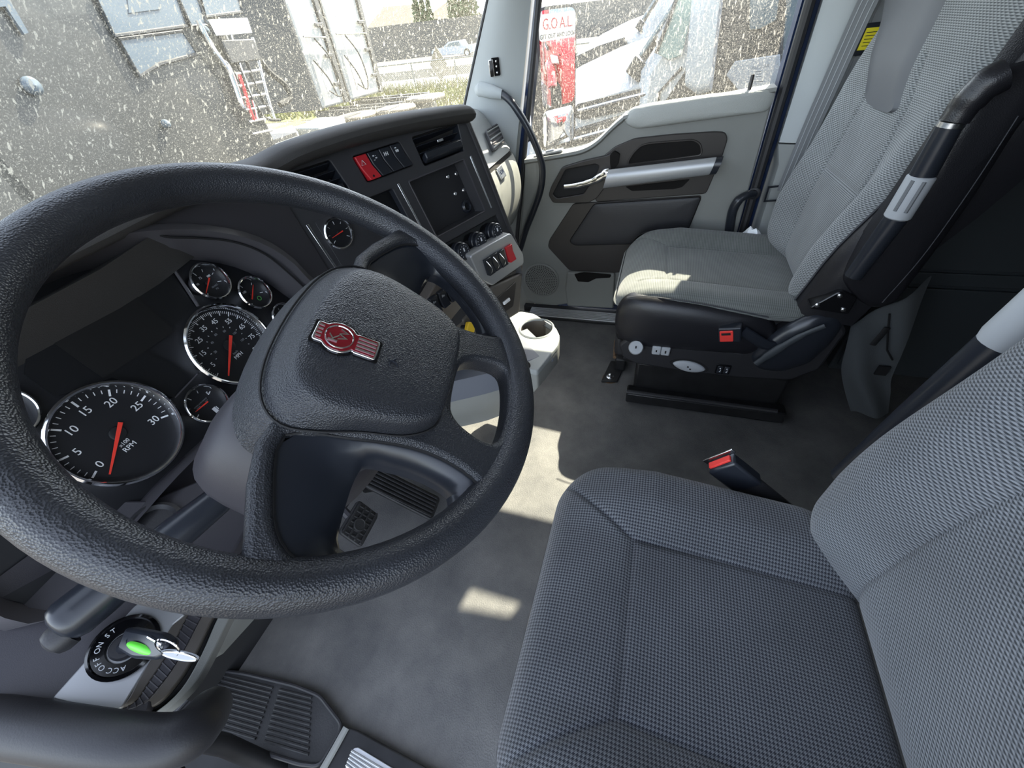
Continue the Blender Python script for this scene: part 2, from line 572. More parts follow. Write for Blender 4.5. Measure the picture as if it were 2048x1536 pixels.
# ---- windscreen: raked, bowed glass between the two A pillars
def ws(u, v, off=0.0):
    x = -0.875 + 1.75 * u
    z = 0.80 + v * 0.76
    yp = 0.478 - (z - 0.80) * 0.495
    return V(x, yp + off + 0.34 * (1 - (x / 0.875) ** 2), z)
g = grid(lambda u, v: ws(u, v), 25, 9)
wnd = struct(obj('window_1', g, 'windscreen_glass'), 'dusty windscreen with bug specks')
struct(obj('trim_3', tube([ws(i / 24, 0, -0.004) for i in range(25)], 0.010, 8), 'rubber_black'))
struct(obj('trim_4', tube([ws(1, i / 8, -0.006) + V(-0.004, 0, 0) for i in range(9)], 0.007, 8), 'rubber_black'))

# ---- A pillar, passenger side
def pil(z, k):
    """inner trim of the pillar across its width k = 0 at the glass .. 1 at the door"""
    yl = 0.455 - (z - 0.85) * 0.495
    yr = 0.268 - (z - 0.70) * 0.215
    x = 0.868 + 0.035 * k
    bow = 0.022 * math.sin(math.pi * min(1, k * 1.02))
    return V(x - bow, yl + (yr - yl) * k, z)
outer = []
rings = []
for i in range(14):
    z = 0.55 + i * 0.075
    rings.append([pil(z, k / 10) for k in range(11)] + [pil(z, 1) + V(0.05, 0, 0), pil(z, 0) + V(0.06, 0, 0)])
pr = sempty('trim_5', (0.87, 0.4, 0.55), 'pale blue-grey pillar trim between windscreen and passenger window')
obj('pillar_cover', loft(rings), 'pillar_trim', pr)
Pp = Plane(pil(0.95, 0.45), pil(0.95, 0.55) - pil(0.95, 0.45), pil(1.0, 0.45) - pil(0.95, 0.45))
if Pp.n.x > 0: Pp = Plane(Pp.o, -Pp.e1, Pp.e2)
c = Pp.px(990, 133, 0.004)
obj('bracket_plate', Pp.slab(rpoly([(c[0] - 0.011, c[1] - 0.026), (c[0] + 0.016, c[1] - 0.026), (c[0] + 0.016, c[1] + 0.024), (c[0] - 0.011, c[1] + 0.024)], 0.004), -0.003, 0.006), 'gloss_black', pr, bevel=0.001)
obj('bracket_clip', Pp.bx(c[0] - 0.020, c[0] - 0.004, c[1] - 0.028, c[1] + 0.020, 0.006, 0.012), 'chrome', pr, bevel=0.002)
for dv in (-0.017, 0.0, 0.014): obj('bolt', lathe([(0.003, 0), (0.003, 0.003), (0.001, 0.004)], Pp.P(c[0] + 0.006, c[1] + dv, 0.006), Pp.n, 10), 'chrome', pr)
# blue body edge and black seal in the door opening ahead of the window
struct(obj('trim_6', tube([V(0.918, 0.252 - (z - 0.68) * 0.215, z) for z in (0.45, 0.7, 1.0, 1.3, 1.45)], 0.013, 8), 'blue_paint'))
struct(obj('trim_7', tube([V(0.905, 0.236 - (z - 0.68) * 0.19 - (0.05 if z < 0.2 else 0), z) for z in (0.12, 0.3, 0.7, 1.0, 1.3, 1.45)], 0.009, 10), 'rubber_black'), 'black rubber door seal by the pillar')

struct(obj('trim_16', box((0.925, 0.40, 0.36), (0.03, 0.32, 0.86)), 'grey_plastic', smooth=False), 'grey kick panel ahead of the passenger door')
# ---- B pillar, passenger side
bp_ = sempty('trim_8', (0.92, -0.7, 0), 'light grey pillar trim behind the passenger door')
def bpil(z, k):
    y = -0.640 - 0.16 * k
    return V(0.905 - 0.028 * math.sin(math.pi * (0.1 + 0.8 * k)) - 0.035 * max(0, 0.5 - z) , y - 0.02 * (z < 0.66), z)
for nm, z0, z1, m in (('upper_cover', 0.685, 1.48, 'pillar_trim'), ('lower_cover', 0.0, 0.68, 'grey_trim')):
    rings = []
    for i in range(12):
        z = z0 + (z1 - z0) * i / 11
        rings.append([bpil(z, k / 10) for k in range(11)] + [V(0.952, -0.80, z), V(0.952, -0.645, z)])
    obj(nm, loft(rings), m, bp_)
struct(obj('trim_9', tube([V(0.925, -0.628, z) for z in (0.05, 0.4, 0.8, 1.2, 1.45)], 0.013, 8), 'blue_paint'))
struct(obj('trim_10', tube([V(0.902, -0.610, z) for z in (0.03, 0.4, 0.8, 1.2, 1.45)], 0.014, 10), 'rubber_black'), 'black rubber seal along the rear door edge')
# side trim in the sleeper behind the seat
struct(obj('trim_11', box((0.93, -1.55, 0.74), (0.05, 1.5, 1.5)), 'cabinet_dark', smooth=False))

# ---- aluminium sill plate with ribs
sp_ = sempty('trim_12', (0.81, 0, 0), 'ribbed aluminium sill plate under the passenger door')
obj('plate', box((0.812, -0.16, 0.006), (0.085, 0.80, 0.012)), 'steel_dark', sp_, bevel=0.002)
for k in range(6): obj('rib', box((0.78 + k * 0.0125, -0.16, 0.0135), (0.0085, 0.79, 0.006)), 'aluminium', sp_, bevel=0.001)
struct(obj('trim_13', box((0.872, -0.16, -0.02), (0.03, 0.88, 0.06)), 'rubber_black', smooth=False))

# ------------------------------------------------------------------ passenger door (door_1)
D = XP(0.885)
Dt = lambda pts: [(1000 + x / 3.338, y / 3.338) for x, y in pts]           # read off the enlarged photograph
Dl = lambda pts: [(1000 + x / 3.338, 220 + y / 3.338) for x, y in pts]
door = sempty('door_1', (0.89, -0.17, 0.02), 'passenger door with light grey panel, dark insert and silver pull')
belt = [(1050, 322), (1130, 309), (1168, 300), (1195, 284), (1222, 258), (1245, 238), (1262, 231), (1400, 205), (1552, 178)]
b2 = D.pp(belt)
front = D.pp([(1046, 400), (1042, 470), (1036, 560), (1052, 598), (1085, 616)])
base = [b2[0]] + front + [(-0.02, 0.035), (0.595, 0.035)] + b2[:0:-1]
obj('inner_panel', D.slab(base, -0.035, 0.0), 'grey_plastic', door, bevel=0.006)
pad = D.pp(Dt([(822, 790), (880, 720), (1000, 690), (1400, 630), (1840, 585), (1838, 660), (1790, 742), (1400, 795), (1000, 850), (900, 858), (840, 830)]))
obj('upper_pad', dome(D, rpoly(pad, 0.012), -0.01, 0.034, rings=(1, 0.99, 0.97, 0.93, 0.85, 0.7, 0.5, 0.25), pw=3.5), 'pale_pad', door)
topl = [D.P(u, v, 0.0) for u, v in b2]
for k in range(len(topl) - 1): pass
obj('window_ledge', loft([[p + V(0.0, 0, -0.012), p + V(-0.012, 0, -0.004), p + V(-0.010, 0, 0.006), p + V(0.052, 0, 0.008), p + V(0.055, 0, -0.02)] for p in catmull(topl, 4)]), 'grey_plastic', door)
ins = D.pp(Dt([(690, 1040), (770, 975), (900, 920), (1150, 893), (1440, 874), (1505, 880), (1520, 925), (1480, 1050), (1375, 1290), (1000, 1318), (640, 1345), (630, 1200)]))
obj('dark_insert', D.slab(rpoly(ins, 0.012), -0.005, 0.008), 'taupe_insert', door, bevel=0.003)
sc = D.pp(Dt([(845, 1100), (880, 1030), (940, 970), (1000, 955), (1290, 932), (1340, 960), (1348, 1035)]), 0.009)
obj('scoop', D.slab(rpoly(sc, 0.012), 0.006, 0.0095), 'taupe_dark', door)  # flat face; the shade of the recess is put into its dark colour
obj('scoop_rim', tube([D.P(u, v, 0.010) for u, v in rpoly(sc, 0.014)], 0.003, 6, closed=True), 'taupe_insert', door)
sc2 = D.pp(Dt([(835, 1245), (1270, 1195), (1215, 1250), (1160, 1262), (880, 1275)]), 0.009)
obj('scoop', D.slab(rpoly(sc2, 0.006), 0.006, 0.0095), 'taupe_dark', door)  # flat as well, with recess shade carried by the colour
# latch bezel
bez = rpoly(D.pp(Dt([(415, 1115), (560, 1070), (720, 1035), (765, 1008), (800, 1030), (790, 1095), (740, 1150), (700, 1250), (650, 1320), (590, 1352), (355, 1352), (325, 1300), (345, 1240)]), 0.014), 0.010)
opn = rpoly(D.pp(Dt([(440, 1130), (640, 1092), (664, 1105), (650, 1150), (560, 1292), (385, 1322), (354, 1296)]), 0.014), 0.008)
obj('latch_bezel', shape2d(D, [bez, opn], 0.002, 0.020, 0.003), 'taupe_insert', door)
obj('latch_recess', D.slab(opn, 0.001, 0.006), 'flat_black', door)
obj('latch_cap', D.slab(rpoly(D.pp(Dt([(735, 1030), (765, 1008), (800, 1030), (790, 1095), (745, 1150), (735, 1090)]), 0.02), 0.005), 0.004, 0.0225), 'taupe_dark', door)
# silver pull bar
barp = D.pp(Dt([(725, 1132), (1445, 1048), (1392, 1168), (688, 1258)]), 0.045)
a, b, c2, d2 = [D.P(u, v, 0.045) for u, v in barp]
def barsec(p, q):
    up = (p - q)
    m_ = (p + q) / 2
    h = up.length / 2
    up.normalize()
    return [m_ + up * h * math.cos(t) * 1.0 + V(-1, 0, 0) * 0.018 * math.sin(t) for t in [math.pi * k / 10 for k in range(11)]] + [m_ - up * h * 0.8 + V(0.012, 0, 0), m_ + up * h * 0.8 + V(0.012, 0, 0)]
obj('pull_bar', loft([barsec(a + (b - a) * t, d2 + (c2 - d2) * t) for t in (0, 0.02, 0.5, 0.98, 1)]), 'silver_paint', door)
obj('pull_end', loft([barsec(b + (b - a) * t, c2 + (b - a) * t) for t in (0.002, 0.06)]), 'satin_black', door)
for t in (0.04, 0.96): obj('pull_bracket', box(((a + d2) / 2) * (1 - t) + ((b + c2) / 2) * t + V(0.028, 0, 0), (0.04, 0.03, 0.022)), 'satin_black', door, bevel=0.004)
# chrome latch handle
hp = [D.P(*D.px(1000 + x / 3.338, y / 3.338, w_), w_) for x, y, w_ in ((430, 1248, 0.022), (500, 1240, 0.026), (580, 1222, 0.030), (640, 1200, 0.034), (700, 1165, 0.036), (725, 1160, 0.036))]
obj('latch_handle', tube(catmull(hp, 4), [0.009] * 4 + [0.010] * 4 + [0.0115] * 4 + [0.015] * 4 + [0.018] * 5, 14, flat=(V(1, 0, 0), 0.6)), 'chrome', door)
# lower leather panel in its dark frame
fr = D.pp(Dl([(490, 622), (1350, 568), (1225, 860), (1100, 1010), (780, 1085), (465, 1070), (320, 912), (330, 865)]))
obj('lower_frame', D.slab(rpoly(fr, 0.012), -0.004, 0.006), 'taupe_insert', door, bevel=0.003)
lp_ = D.pp(Dl([(630, 622), (1345, 574), (1235, 845), (1000, 885), (500, 898), (465, 872)]))
obj('leather_panel', dome(D, rpoly(lp_, 0.012), 0.004, 0.012, rings=(1, 0.99, 0.97, 0.94, 0.88, 0.6, 0.3), pw=5), 'door_leather', door)
obj('panel_seam', tube([D.P(u, v, 0.0075) for u, v in rpoly(lp_, 0.014)], 0.0016, 5, closed=True), 'taupe_dark', door)
# map pocket and speaker
pk = D.pp(Dl([(455, 1070), (770, 1082), (760, 1310), (455, 1295), (440, 1180)]))
obj('map_pocket', D.slab(rpoly(pk, 0.01), 0.0, 0.022), 'grey_plastic', door, bevel=0.006)
pk2 = D.pp(Dl([(495, 1095), (560, 1085), (745, 1100), (735, 1120), (640, 1125), (590, 1150), (520, 1145)]), 0.023)
obj('pocket_opening', D.slab(rpoly(pk2, 0.006), 0.018, 0.0232), 'taupe_dark', door)
spk = D.px(1083, 560)
obj('speaker_grille', lathe([(0.086, 0), (0.086, 0.004), (0.080, 0.007), (0.078, 0.005), (0.02, 0.006), (0.001, 0.006)], D.P(*spk, 0.0), D.n, 40), 'grey_plastic', door)
dots = []
for rr, nn in ((0.01, 6), (0.018, 12), (0.026, 18), (0.034, 24), (0.042, 30), (0.050, 36), (0.058, 42), (0.066, 46), (0.074, 50)):
    for k in range(nn):
        a_ = 2 * math.pi * k / nn
        dots.append(lathe([(0.0021, 0), (0.0021, 0.0014)], D.P(spk[0] + rr * math.cos(a_), spk[1] + rr * math.sin(a_), 0.0052), D.n, 6))
ob = obj('grille_hole', join(*dots), 'taupe_dark', door)
ob['kind'] = 'stuff'
# lock pin, switch plate on the ledge
obj('lock_pin', tube([V(0.898, -0.512, 0.80), V(0.898, -0.512, 0.868), V(0.898, -0.512, 0.872)], [0.0055, 0.0055, 0.004], 10), 'taupe_insert', door)
q0 = Plane(D.P(*D.px(1096, 313), 0.0) + V(0.02, 0, 0.008), (0, -1, 0.17), (1, 0, 0))
if q0.n.z < 0: q0 = Plane(q0.o, q0.e1, -q0.e2)
obj('switch_plate', q0.slab(rpoly([(-0.06, -0.017), (0.055, -0.017), (0.055, 0.017), (-0.06, 0.017)], 0.006), -0.002, 0.004), 'silver_paint', door, bevel=0.001)
obj('lock_switch', q0.bx(-0.012, 0.022, -0.008, 0.006, 0.004, 0.010), 'tag_white', door, bevel=0.002)
obj('switch_mark', q0.bx(0.034, 0.048, -0.010, 0.010, 0.004, 0.0048), 'print_grey', door)
# door glass and its channel
gz = [(u, v) for u, v in b2]
gl_pts = [V(0.925, -u, v - 0.02) for u, v in gz] + [V(0.925, -0.585, 1.58), V(0.925, 0.045, 1.58)]
obj('window_pane', prism(gl_pts, (0.004, 0, 0)), 'side_glass', door, smooth=False, label='dusty passenger window pane')
etch = XP(0.9245)
u, v = etch.px(1521, 134)
obj('glass_marking', text(etch, 'PACCAR', u, v, 0.0125, 0.0006, rot=R_(4)), 'print_grey', door)
for x, y, hw in ((1516, 143, 0.009), (1517, 148, 0.007), (1517, 153, 0.008), (1518, 163, 0.012)):
    u, v = etch.px(x, y)
    obj('glass_marking', etch.bx(u - hw, u + hw, v - 0.0011, v + 0.0011, 0.0, 0.0006), 'print_grey', door)

# ------------------------------------------------------------------ dashboard
dash = thing('dashboard', 'dark grey dashboard with chrome-ringed gauges behind the steering wheel', 'dashboard', (0, 0.45, 0.3))
# --- gauge cluster: faces straight back, leaning 21 degrees
phi, psi = R_(21.28), R_(3.67)
CN = V(math.sin(psi) * math.cos(phi), -math.cos(psi) * math.cos(phi), math.sin(phi))
CE1 = V(math.cos(psi), math.sin(psi), 0)
CL = Plane((-0.55, 0.3291, 0.85), CE1, CN.cross(CE1), CN)
cl_out = [(-0.255, -0.12), (-0.235, -0.02), (-0.17, 0.035), (-0.09, 0.055), (-0.013, 0.052), (0.041, 0.045), (0.12, 0.018), (0.189, -0.032), (0.222, -0.10), (0.226, -0.17), (0.10, -0.188), (-0.07, -0.18), (-0.16, -0.184), (-0.25, -0.19)]
cl_s = [tuple(p[:2]) for p in catmull([(x, y, 0) for x, y in cl_out], 4, True)]
obj('cluster_face', CL.slab(cl_s, -0.022, -0.0125), 'dial_black', dash)
# display screens between the dials
scr = CL.pp([(62, 622), (200, 560), (345, 533), (395, 608), (300, 700), (392, 745), (352, 792), (230, 752), (118, 790), (55, 745)], 0.0)
obj('display_panel', CL.slab(scr, -0.014, -0.0095), 'screen_black', dash)
obj('display_screen', CL.slab(CL.pp([(68, 658), (248, 568), (350, 662), (208, 757)], -0.009), -0.010, -0.0088), 'screen_dead', dash)
a_, b_ = CL.px(345, 533, -0.008), CL.px(397, 612, -0.008)
obj('display_edge', tube([CL.P(*a_, -0.009), CL.P(*b_, -0.009)], 0.0022, 8), 'hood_grey', dash)
a_, b_ = CL.px(350, 795, -0.009), CL.px(395, 748, -0.009)
obj('display_edge', tube([CL.P(*a_, -0.009), CL.P(*b_, -0.009)], 0.001, 6), 'hood_grey', dash)
def gauge(pl, u, v, r, name, needle, marks, bez=0.10, texts=(), w0=0.0, rec=0.012):
    wb = w0
    w0 = w0 - rec
    g = obj(name, lathe([(r * 0.97, -0.004), (r * 0.97, 0.001), (r * 0.02, 0.001)], pl.P(u, v, w0), pl.n, 40), 'dial_black', dash, angle=20)
    b1, b2_ = r * (1 - bez), r
    obj('bezel', lathe([(b1 * 0.99, -rec), (b1, 0.0005), (b1 + (b2_ - b1) * 0.3, 0.003), (b1 + (b2_ - b1) * 0.6, 0.0035), (b2_, 0.0015), (b2_, -rec - 0.004)], pl.P(u, v, wb), pl.n, 56, ends=False), 'chrome', g)
    tk = []
    for ang, r0, r1, wd in marks:
        d = (math.cos(ang), math.sin(ang))
        n_ = (-d[1], d[0])
        tk.append(prism([pl.P(u + d[0] * rr * r + n_[0] * s * wd, v + d[1] * rr * r + n_[1] * s * wd, w0 + 0.0012) for rr, s in ((r0, -1), (r1, -1), (r1, 1), (r0, 1))], pl.n * 0.0003))
    ob = obj('tick_marks', join(*tk), 'print_white', g, smooth=False)
    ob['kind'] = 'stuff'
    for tx, du, dv, sz, mm in texts:
        obj('lettering', text(pl, tx, u + du, v + dv, sz, w0 + 0.0014), mm, g, smooth=False)
    if needle is not None:
        ang, ln, tl = needle
        d = V(math.cos(ang), math.sin(ang), 0)
        n_ = V(-d.y, d.x, 0)
        wd = r * 0.035
        pts = [(-d * tl * r + n_ * wd), (-d * tl * r - n_ * wd), (d * ln * r - n_ * wd * 0.35), (d * ln * r + n_ * wd * 0.35)]
        obj('needle', prism([pl.P(u + p.x, v + p.y, w0 + 0.004) for p in pts], pl.n * 0.001), 'needle_red', g, smooth=False)
        obj('needle_hub', lathe([(r * 0.13, 0.001), (r * 0.13, 0.0035), (r * 0.11, 0.004), (0.0002, 0.004)], pl.P(u, v, w0), pl.n, 24), 'dial_black', g)
    return g
def sweep(a0, a1, n, every, r0=0.74, rM=0.66, r1=0.82, wd=0.00035, wM=0.0008):
    return [(a0 + (a1 - a0) * k / n, (rM if k % every == 0 else r0), r1, (wM if k % every == 0 else wd)) for k in range(n + 1)]
# tachometer
tu, tv, tr = -0.093, -0.1093, 0.0620
def ang_px(pl, u, v, x, y):
    p = pl.px(x, y)
    return math.atan2(p[1] - v, p[0] - u)
ta0, ta1 = R_(201), R_(-23)
tx = []
for k in range(7):
    a_ = ta0 + (ta1 - ta0) * k / 6
    tx.append((str(k * 5), math.cos(a_) * 0.0375, math.sin(a_) * 0.0375, 0.0118, 'print_white'))
tx += [('x100', -0.004, -0.0125, 0.0060, 'print_white'), ('RPM', -0.004, -0.0195, 0.0080, 'print_white')]
gauge(CL, tu, tv, tr, 'tachometer', (R_(215), 0.77, 0.21), sweep(ta0, ta1, 30, 5, 0.79, 0.73, 0.86, 0.0004, 0.001), 0.09, tx)
# speedometer
su_, sv_ = 0.0842, -0.1121
tx = []
for k, nn in enumerate((5, 15, 25, 35, 45, 55, 65, 75, 85)):
    a_ = R_(203.5 - 2.92 * nn)
    tx.append((str(nn), math.cos(a_) * 0.0385, math.sin(a_) * 0.0385, 0.0098, 'print_white'))
for k, nn in enumerate((20, 40, 60, 80, 100, 120)):
    a_ = R_(203.5 - 2.92 * nn / 1.609)
    tx.append((str(nn), math.cos(a_) * tr * 0.36, math.sin(a_) * tr * 0.36, 0.0045, 'print_grey'))
tx += [('MPH', -0.001, -0.0185, 0.0076, 'print_white'), ('km/h', -0.001, -0.0125, 0.0045, 'print_grey')]
mk = sweep(R_(203.5), R_(203.5 - 2.92 * 90), 90, 5, 0.80, 0.75, 0.86, 0.0003, 0.0006)
mk += [(R_(203.5 - 2.92 * nn / 1.609), 0.45, 0.48, 0.0004) for nn in range(10, 140, 10)]
gauge(CL, su_, sv_, tr, 'speedometer', (R_(219), 0.77, 0.25), mk, 0.09, tx)
sm = 0.0275
def smallmarks(a0, a1, n): return sweep(a0, a1, n, max(1, n // 2), 0.62, 0.56, 0.76, 0.0003, 0.0005)
fg = gauge(CL, -0.0055, -0.149, sm, 'fuel_gauge', (R_(178), 0.56, 0.2), smallmarks(R_(200), R_(20), 4), 0.13,
      [('F', 0.0155, 0.0075, 0.006, 'print_white'), ('ULTRA LOW SULFUR', -0.001, 0.004, 0.0023, 'print_grey'), ('DIESEL FUEL ONLY', -0.001, 0.0012, 0.0023, 'print_grey')])
u0, v0 = -0.0005, -0.1645
obj('pump_symbol', join(CL.bx(u0 - 0.003, u0 + 0.002, v0 - 0.004, v0 + 0.004, -0.0108, -0.0104), CL.bx(u0 + 0.003, u0 + 0.004, v0 - 0.002, v0 + 0.003, -0.0108, -0.0104)), 'print_white', fg, smooth=False)
gauge(CL, 0.1323, -0.0297, sm, 'air_gauge', (R_(213), 0.66, 0.30), smallmarks(R_(225), R_(-20), 6), 0.14,
      [('75', -0.002, 0.010, 0.0048, 'print_white'), ('50', -0.012, 0.005, 0.0042, 'print_white'), ('100', 0.010, 0.007, 0.0042, 'print_white'), ('BRAKE', 0.006, -0.008, 0.0036, 'print_grey'), ('PSI', 0.006, -0.0125, 0.0036, 'print_grey')])
g2 = gauge(CL, 0.1745, -0.075, sm * 0.97, 'air_gauge', (R_(38), 0.60, 0.35), smallmarks(R_(225), R_(-20), 4), 0.14,
      [('100', -0.007, 0.008, 0.0048, 'print_white')])
obj('brake_symbol', tube(CL.ring(0.1745 + 0.006, -0.075 - 0.011, 0.0032, -0.0105, 14), 0.0005, 5, closed=True), 'print_green', g2)
g3 = CL.px(578, 640)
gauge(CL, 0.186, -0.133, sm * 0.95, 'temperature_gauge', (R_(150), 0.6, 0.2), smallmarks(R_(200), R_(20), 4), 0.14, [])
gauge(CL, -0.139, -0.030, sm, 'oil_gauge', None, smallmarks(R_(200), R_(20), 4), 0.16, [])
obj('cluster_button', lathe([(0.006, 0), (0.006, 0.006), (0.004, 0.008)], CL.P(0.094, -0.168, -0.012), CL.n, 16), 'rubber_black', dash)

# --- driver side dash skin around the cluster
LP = Plane((-0.23, 0.297, 0.834), (1, 0, 0), (0, 0.215, 0.975))
cut = []
for u, v in cl_s:
    p = CL.P(u * 1.10 + 0.0, v * 1.06 + 0.002 + 0.012 * (v > -0.1), 0.045)
    q = p - LP.o
    cut.append((q.dot(LP.e1), q.dot(LP.e2)))
skin = [(-0.60, -0.12), (-0.66, 0.00), (-0.62, 0.06), (-0.30, 0.085), (-0.12, 0.098), (-0.012, 0.108), (-0.012, -0.15), (-0.012, -0.30), (-0.45, -0.30), (-0.50, -0.13)]
low = min(c_[1] for c_ in cut)
obj('dash_skin', shape2d(LP, [skin, cut], -0.012, 0.0, 0.002), 'dash_purple', dash)
rim0 = [CL.P(u, v, -0.014) for u, v in cl_s]
rim1 = [CL.P(u * 1.05, v * 1.03 + 0.002, 0.020) for u, v in cl_s]
rim2 = [LP.P(u, v, 0.010) for u, v in cut]
rim3 = [LP.P(u * 1.0, v + (0.006 if v > -0.10 else 0), 0.004) for u, v in [((c_[0] - cut[0][0]) * 1.02 + cut[0][0], c_[1]) for c_ in cut]]
rim4 = [p - LP.n * 0.03 for p in rim3]
obj('cluster_hood', loft([rim0, rim1, rim2, rim3, rim4], caps=False), 'hood_grey', dash)
sm_ = [LP.P(*LP.px(x, y, 0.001), 0.0008) for x, y in ((290, 452), (312, 466), (338, 474), (400, 476), (470, 484), (530, 508), (580, 548), (625, 590))]
obj('skin_seam', tube(catmull(sm_, 4), 0.0016, 6), 'flat_black', dash)

# --- centre panel, turned towards the driver
PB = V(0.9467, -0.3222, 0)
PN = V(-0.3144, -0.9235, 0.2197)
CP = Plane((-0.19, 0.276, 0.802), PB, PN.cross(PB), PN)
cpo = [(-0.062, 0.126), (-0.062, -0.30), (0.20, -0.30), (0.36, -0.235), (0.482, -0.215), (0.470, -0.15), (0.445, 0.02), (0.425, 0.118)]
pocket = [(0.200, 0.035), (0.376, 0.035), (0.396, -0.090), (0.218, -0.090)]
ventR = [(0.250, 0.106), (0.392, 0.106), (0.386, 0.050), (0.256, 0.050)]
ventL = [(-0.045, 0.112), (0.052, 0.112), (0.064, 0.058), (-0.032, 0.058)]
slot = [(0.075, 0.034), (0.155, 0.034), (0.168, -0.055), (0.090, -0.055)]
swr = [(0.098, 0.106), (0.214, 0.106), (0.228, 0.059), (0.106, 0.059)]
hv = [(0.232, -0.112), (0.432, -0.112), (0.440, -0.176), (0.245, -0.176)]
rp = lambda p, r=0.005: rpoly(p, r)
obj('centre_panel', shape2d(CP, [rpoly(cpo, 0.012)] + [rp(h_) for h_ in (pocket, ventR, ventL, slot, swr, hv)], -0.014, 0.0, 0.0022), 'dash_dark', dash)
# storage pocket where the screen was taken out
def well(nm, pts, depth, m, back):
    f_ = [CP.P(u, v, -0.002) for u, v in rp(pts)]
    cu, cv = sum(p[0] for p in pts) / 4, sum(p[1] for p in pts) / 4
    b__ = [CP.P(cu + (u - cu) * 0.94, cv + (v - cv) * 0.94, -depth) for u, v in rp(pts)]
    obj(nm, loft([f_, b__], caps=False), m, dash)
    obj(nm + '_back', (b__, [tuple(range(len(b__)))]), back, dash)
well('pocket', pocket, 0.030, 'dash_dark', 'rubber_black')
obj('pocket_frame', tube([CP.P(u, v, -0.001) for u, v in rp(pocket)], 0.0022, 6, closed=True), 'hood_grey', dash)
for x, y in ((897, 353), (914, 347), (912, 387), (929, 380)):
    u, v = CP.px(x, y, -0.026)
    obj('screw', lathe([(0.0052, 0), (0.0052, 0.002), (0.0035, 0.0036), (0.0001, 0.0036)], CP.P(u, v, -0.030), CP.n, 14), 'satin_silver', dash)
u, v = CP.px(934, 413, -0.026)
obj('grommet', lathe([(0.0075, 0.0), (0.0075, 0.006), (0.011, 0.008), (0.0155, 0.004), (0.0155, 0)], CP.P(u, v, -0.030), CP.n, 24, ends=False), 'satin_black', dash)
obj('grommet_hole', lathe([(0.0076, 0), (0.0076, 0.001)], CP.P(u, v, -0.0298), CP.n, 20), 'flat_black', dash)
# air vents with their slats
def vent(pts, nm, ns):
    well(nm + '_duct', pts, 0.05, 'satin_black', 'flat_black')
    (u0, v0), (u1, v1), (u2, v2), (u3, v3) = pts
    for k in range(ns):
        t = (k + 0.6) / ns
        l_, r_ = (u0 + (u3 - u0) * t + 0.004, v0 + (v3 - v0) * t), (u1 + (u2 - u1) * t - 0.004, v1 + (v2 - v1) * t)
        obj('vent_slat', prism([CP.P(l_[0], l_[1] + 0.004, -0.002), CP.P(l_[0], l_[1] + 0.0055, -0.003), CP.P(l_[0], l_[1] - 0.004, -0.024), CP.P(l_[0], l_[1] - 0.0055, -0.023)], CP.P(*r_) - CP.P(*l_)), 'satin_black', dash, bevel=0.0006)
    for k in range(4):
        t = (k + 0.6) / 4
        a_, b_ = (u0 + (u1 - u0) * t, v0 - 0.004), (u3 + (u2 - u3) * t, v3 + 0.004)
        obj('vent_blade', prism([CP.P(*a_, -0.026), CP.P(a_[0] + 0.002, a_[1], -0.026), CP.P(a_[0] + 0.002, a_[1], -0.044), CP.P(*a_, -0.044)], CP.P(*b_) - CP.P(*a_)), 'rubber_black', dash, smooth=False)
vent(ventR, 'right_vent', 4)
vent(ventL, 'left_vent', 4)
obj('vent_tab', CP.bx(0.312, 0.330, 0.082, 0.088, -0.002, 0.004), 'satin_silver', dash, bevel=0.001)
obj('vent_lip', prism([CP.P(0.262, 0.052, -0.004), CP.P(0.262, 0.060, 0.010), CP.P(0.262, 0.075, 0.008), CP.P(0.262, 0.066, -0.01)], CP.e1 * 0.118), 'satin_black', dash, bevel=0.003)
obj('vent_lip', prism([CP.P(-0.026, 0.060, -0.004), CP.P(-0.026, 0.064, 0.006), CP.P(-0.026, 0.075, 0.005), CP.P(-0.026, 0.07, -0.01)], CP.e1 * 0.08), 'satin_black', dash, bevel=0.003)
# dark display slot
well('slot', slot, 0.012, 'satin_black', 'screen_black')
# rocker switches beside the vent: red hazard switch and three black ones
well('switch_bay', swr, 0.010, 'flat_black', 'flat_black')
def rocker(pl, u, v, wdt, hgt, skew, m, nm, lift=0.010, tilt=0.006, w0=-0.008):
    pts = [(-wdt / 2, hgt / 2), (wdt / 2, hgt / 2), (wdt / 2 + skew, -hgt / 2), (-wdt / 2 + skew, -hgt / 2)]
    top = [pl.P(u + x, v + y, w0 + lift + (tilt if y < 0 else 0)) for x, y in pts]
    mid = [pl.P(u + skew * 0.45 - wdt / 2, v + hgt * 0.05, w0 + lift - 0.002), pl.P(u + skew * 0.45 + wdt / 2, v + hgt * 0.05, w0 + lift - 0.002)]
    bot = [pl.P(u + x, v + y, w0) for x, y in pts]
    vs = top + mid + bot
    fs = [(0, 1, 5, 4), (4, 5, 2, 3), (6, 9, 8, 7), (6, 7, 1, 0), (8, 9, 3, 2), (7, 8, 2, 5, 1), (9, 6, 0, 4, 3)]
    return obj(nm, (vs, fs), m, dash, bevel=0.0018)
sw = rocker(CP, 0.1145, 0.0825, 0.0265, 0.044, 0.010, 'red_plastic', 'hazard_switch')
tri = [CP.P(0.1125 + 0.0055 * math.cos(a_), 0.0905 + 0.0055 * math.sin(a_), 0.0032) for a_ in (R_(90), R_(210), R_(330))]
obj('warning_triangle', tube(tri, 0.0006, 5, closed=True), 'print_white', sw)
obj('switch_dot', lathe([(0.0022, 0), (0.0022, 0.0008)], CP.P(0.1205, 0.066, 0.007), CP.n, 10), 'flat_black', sw)
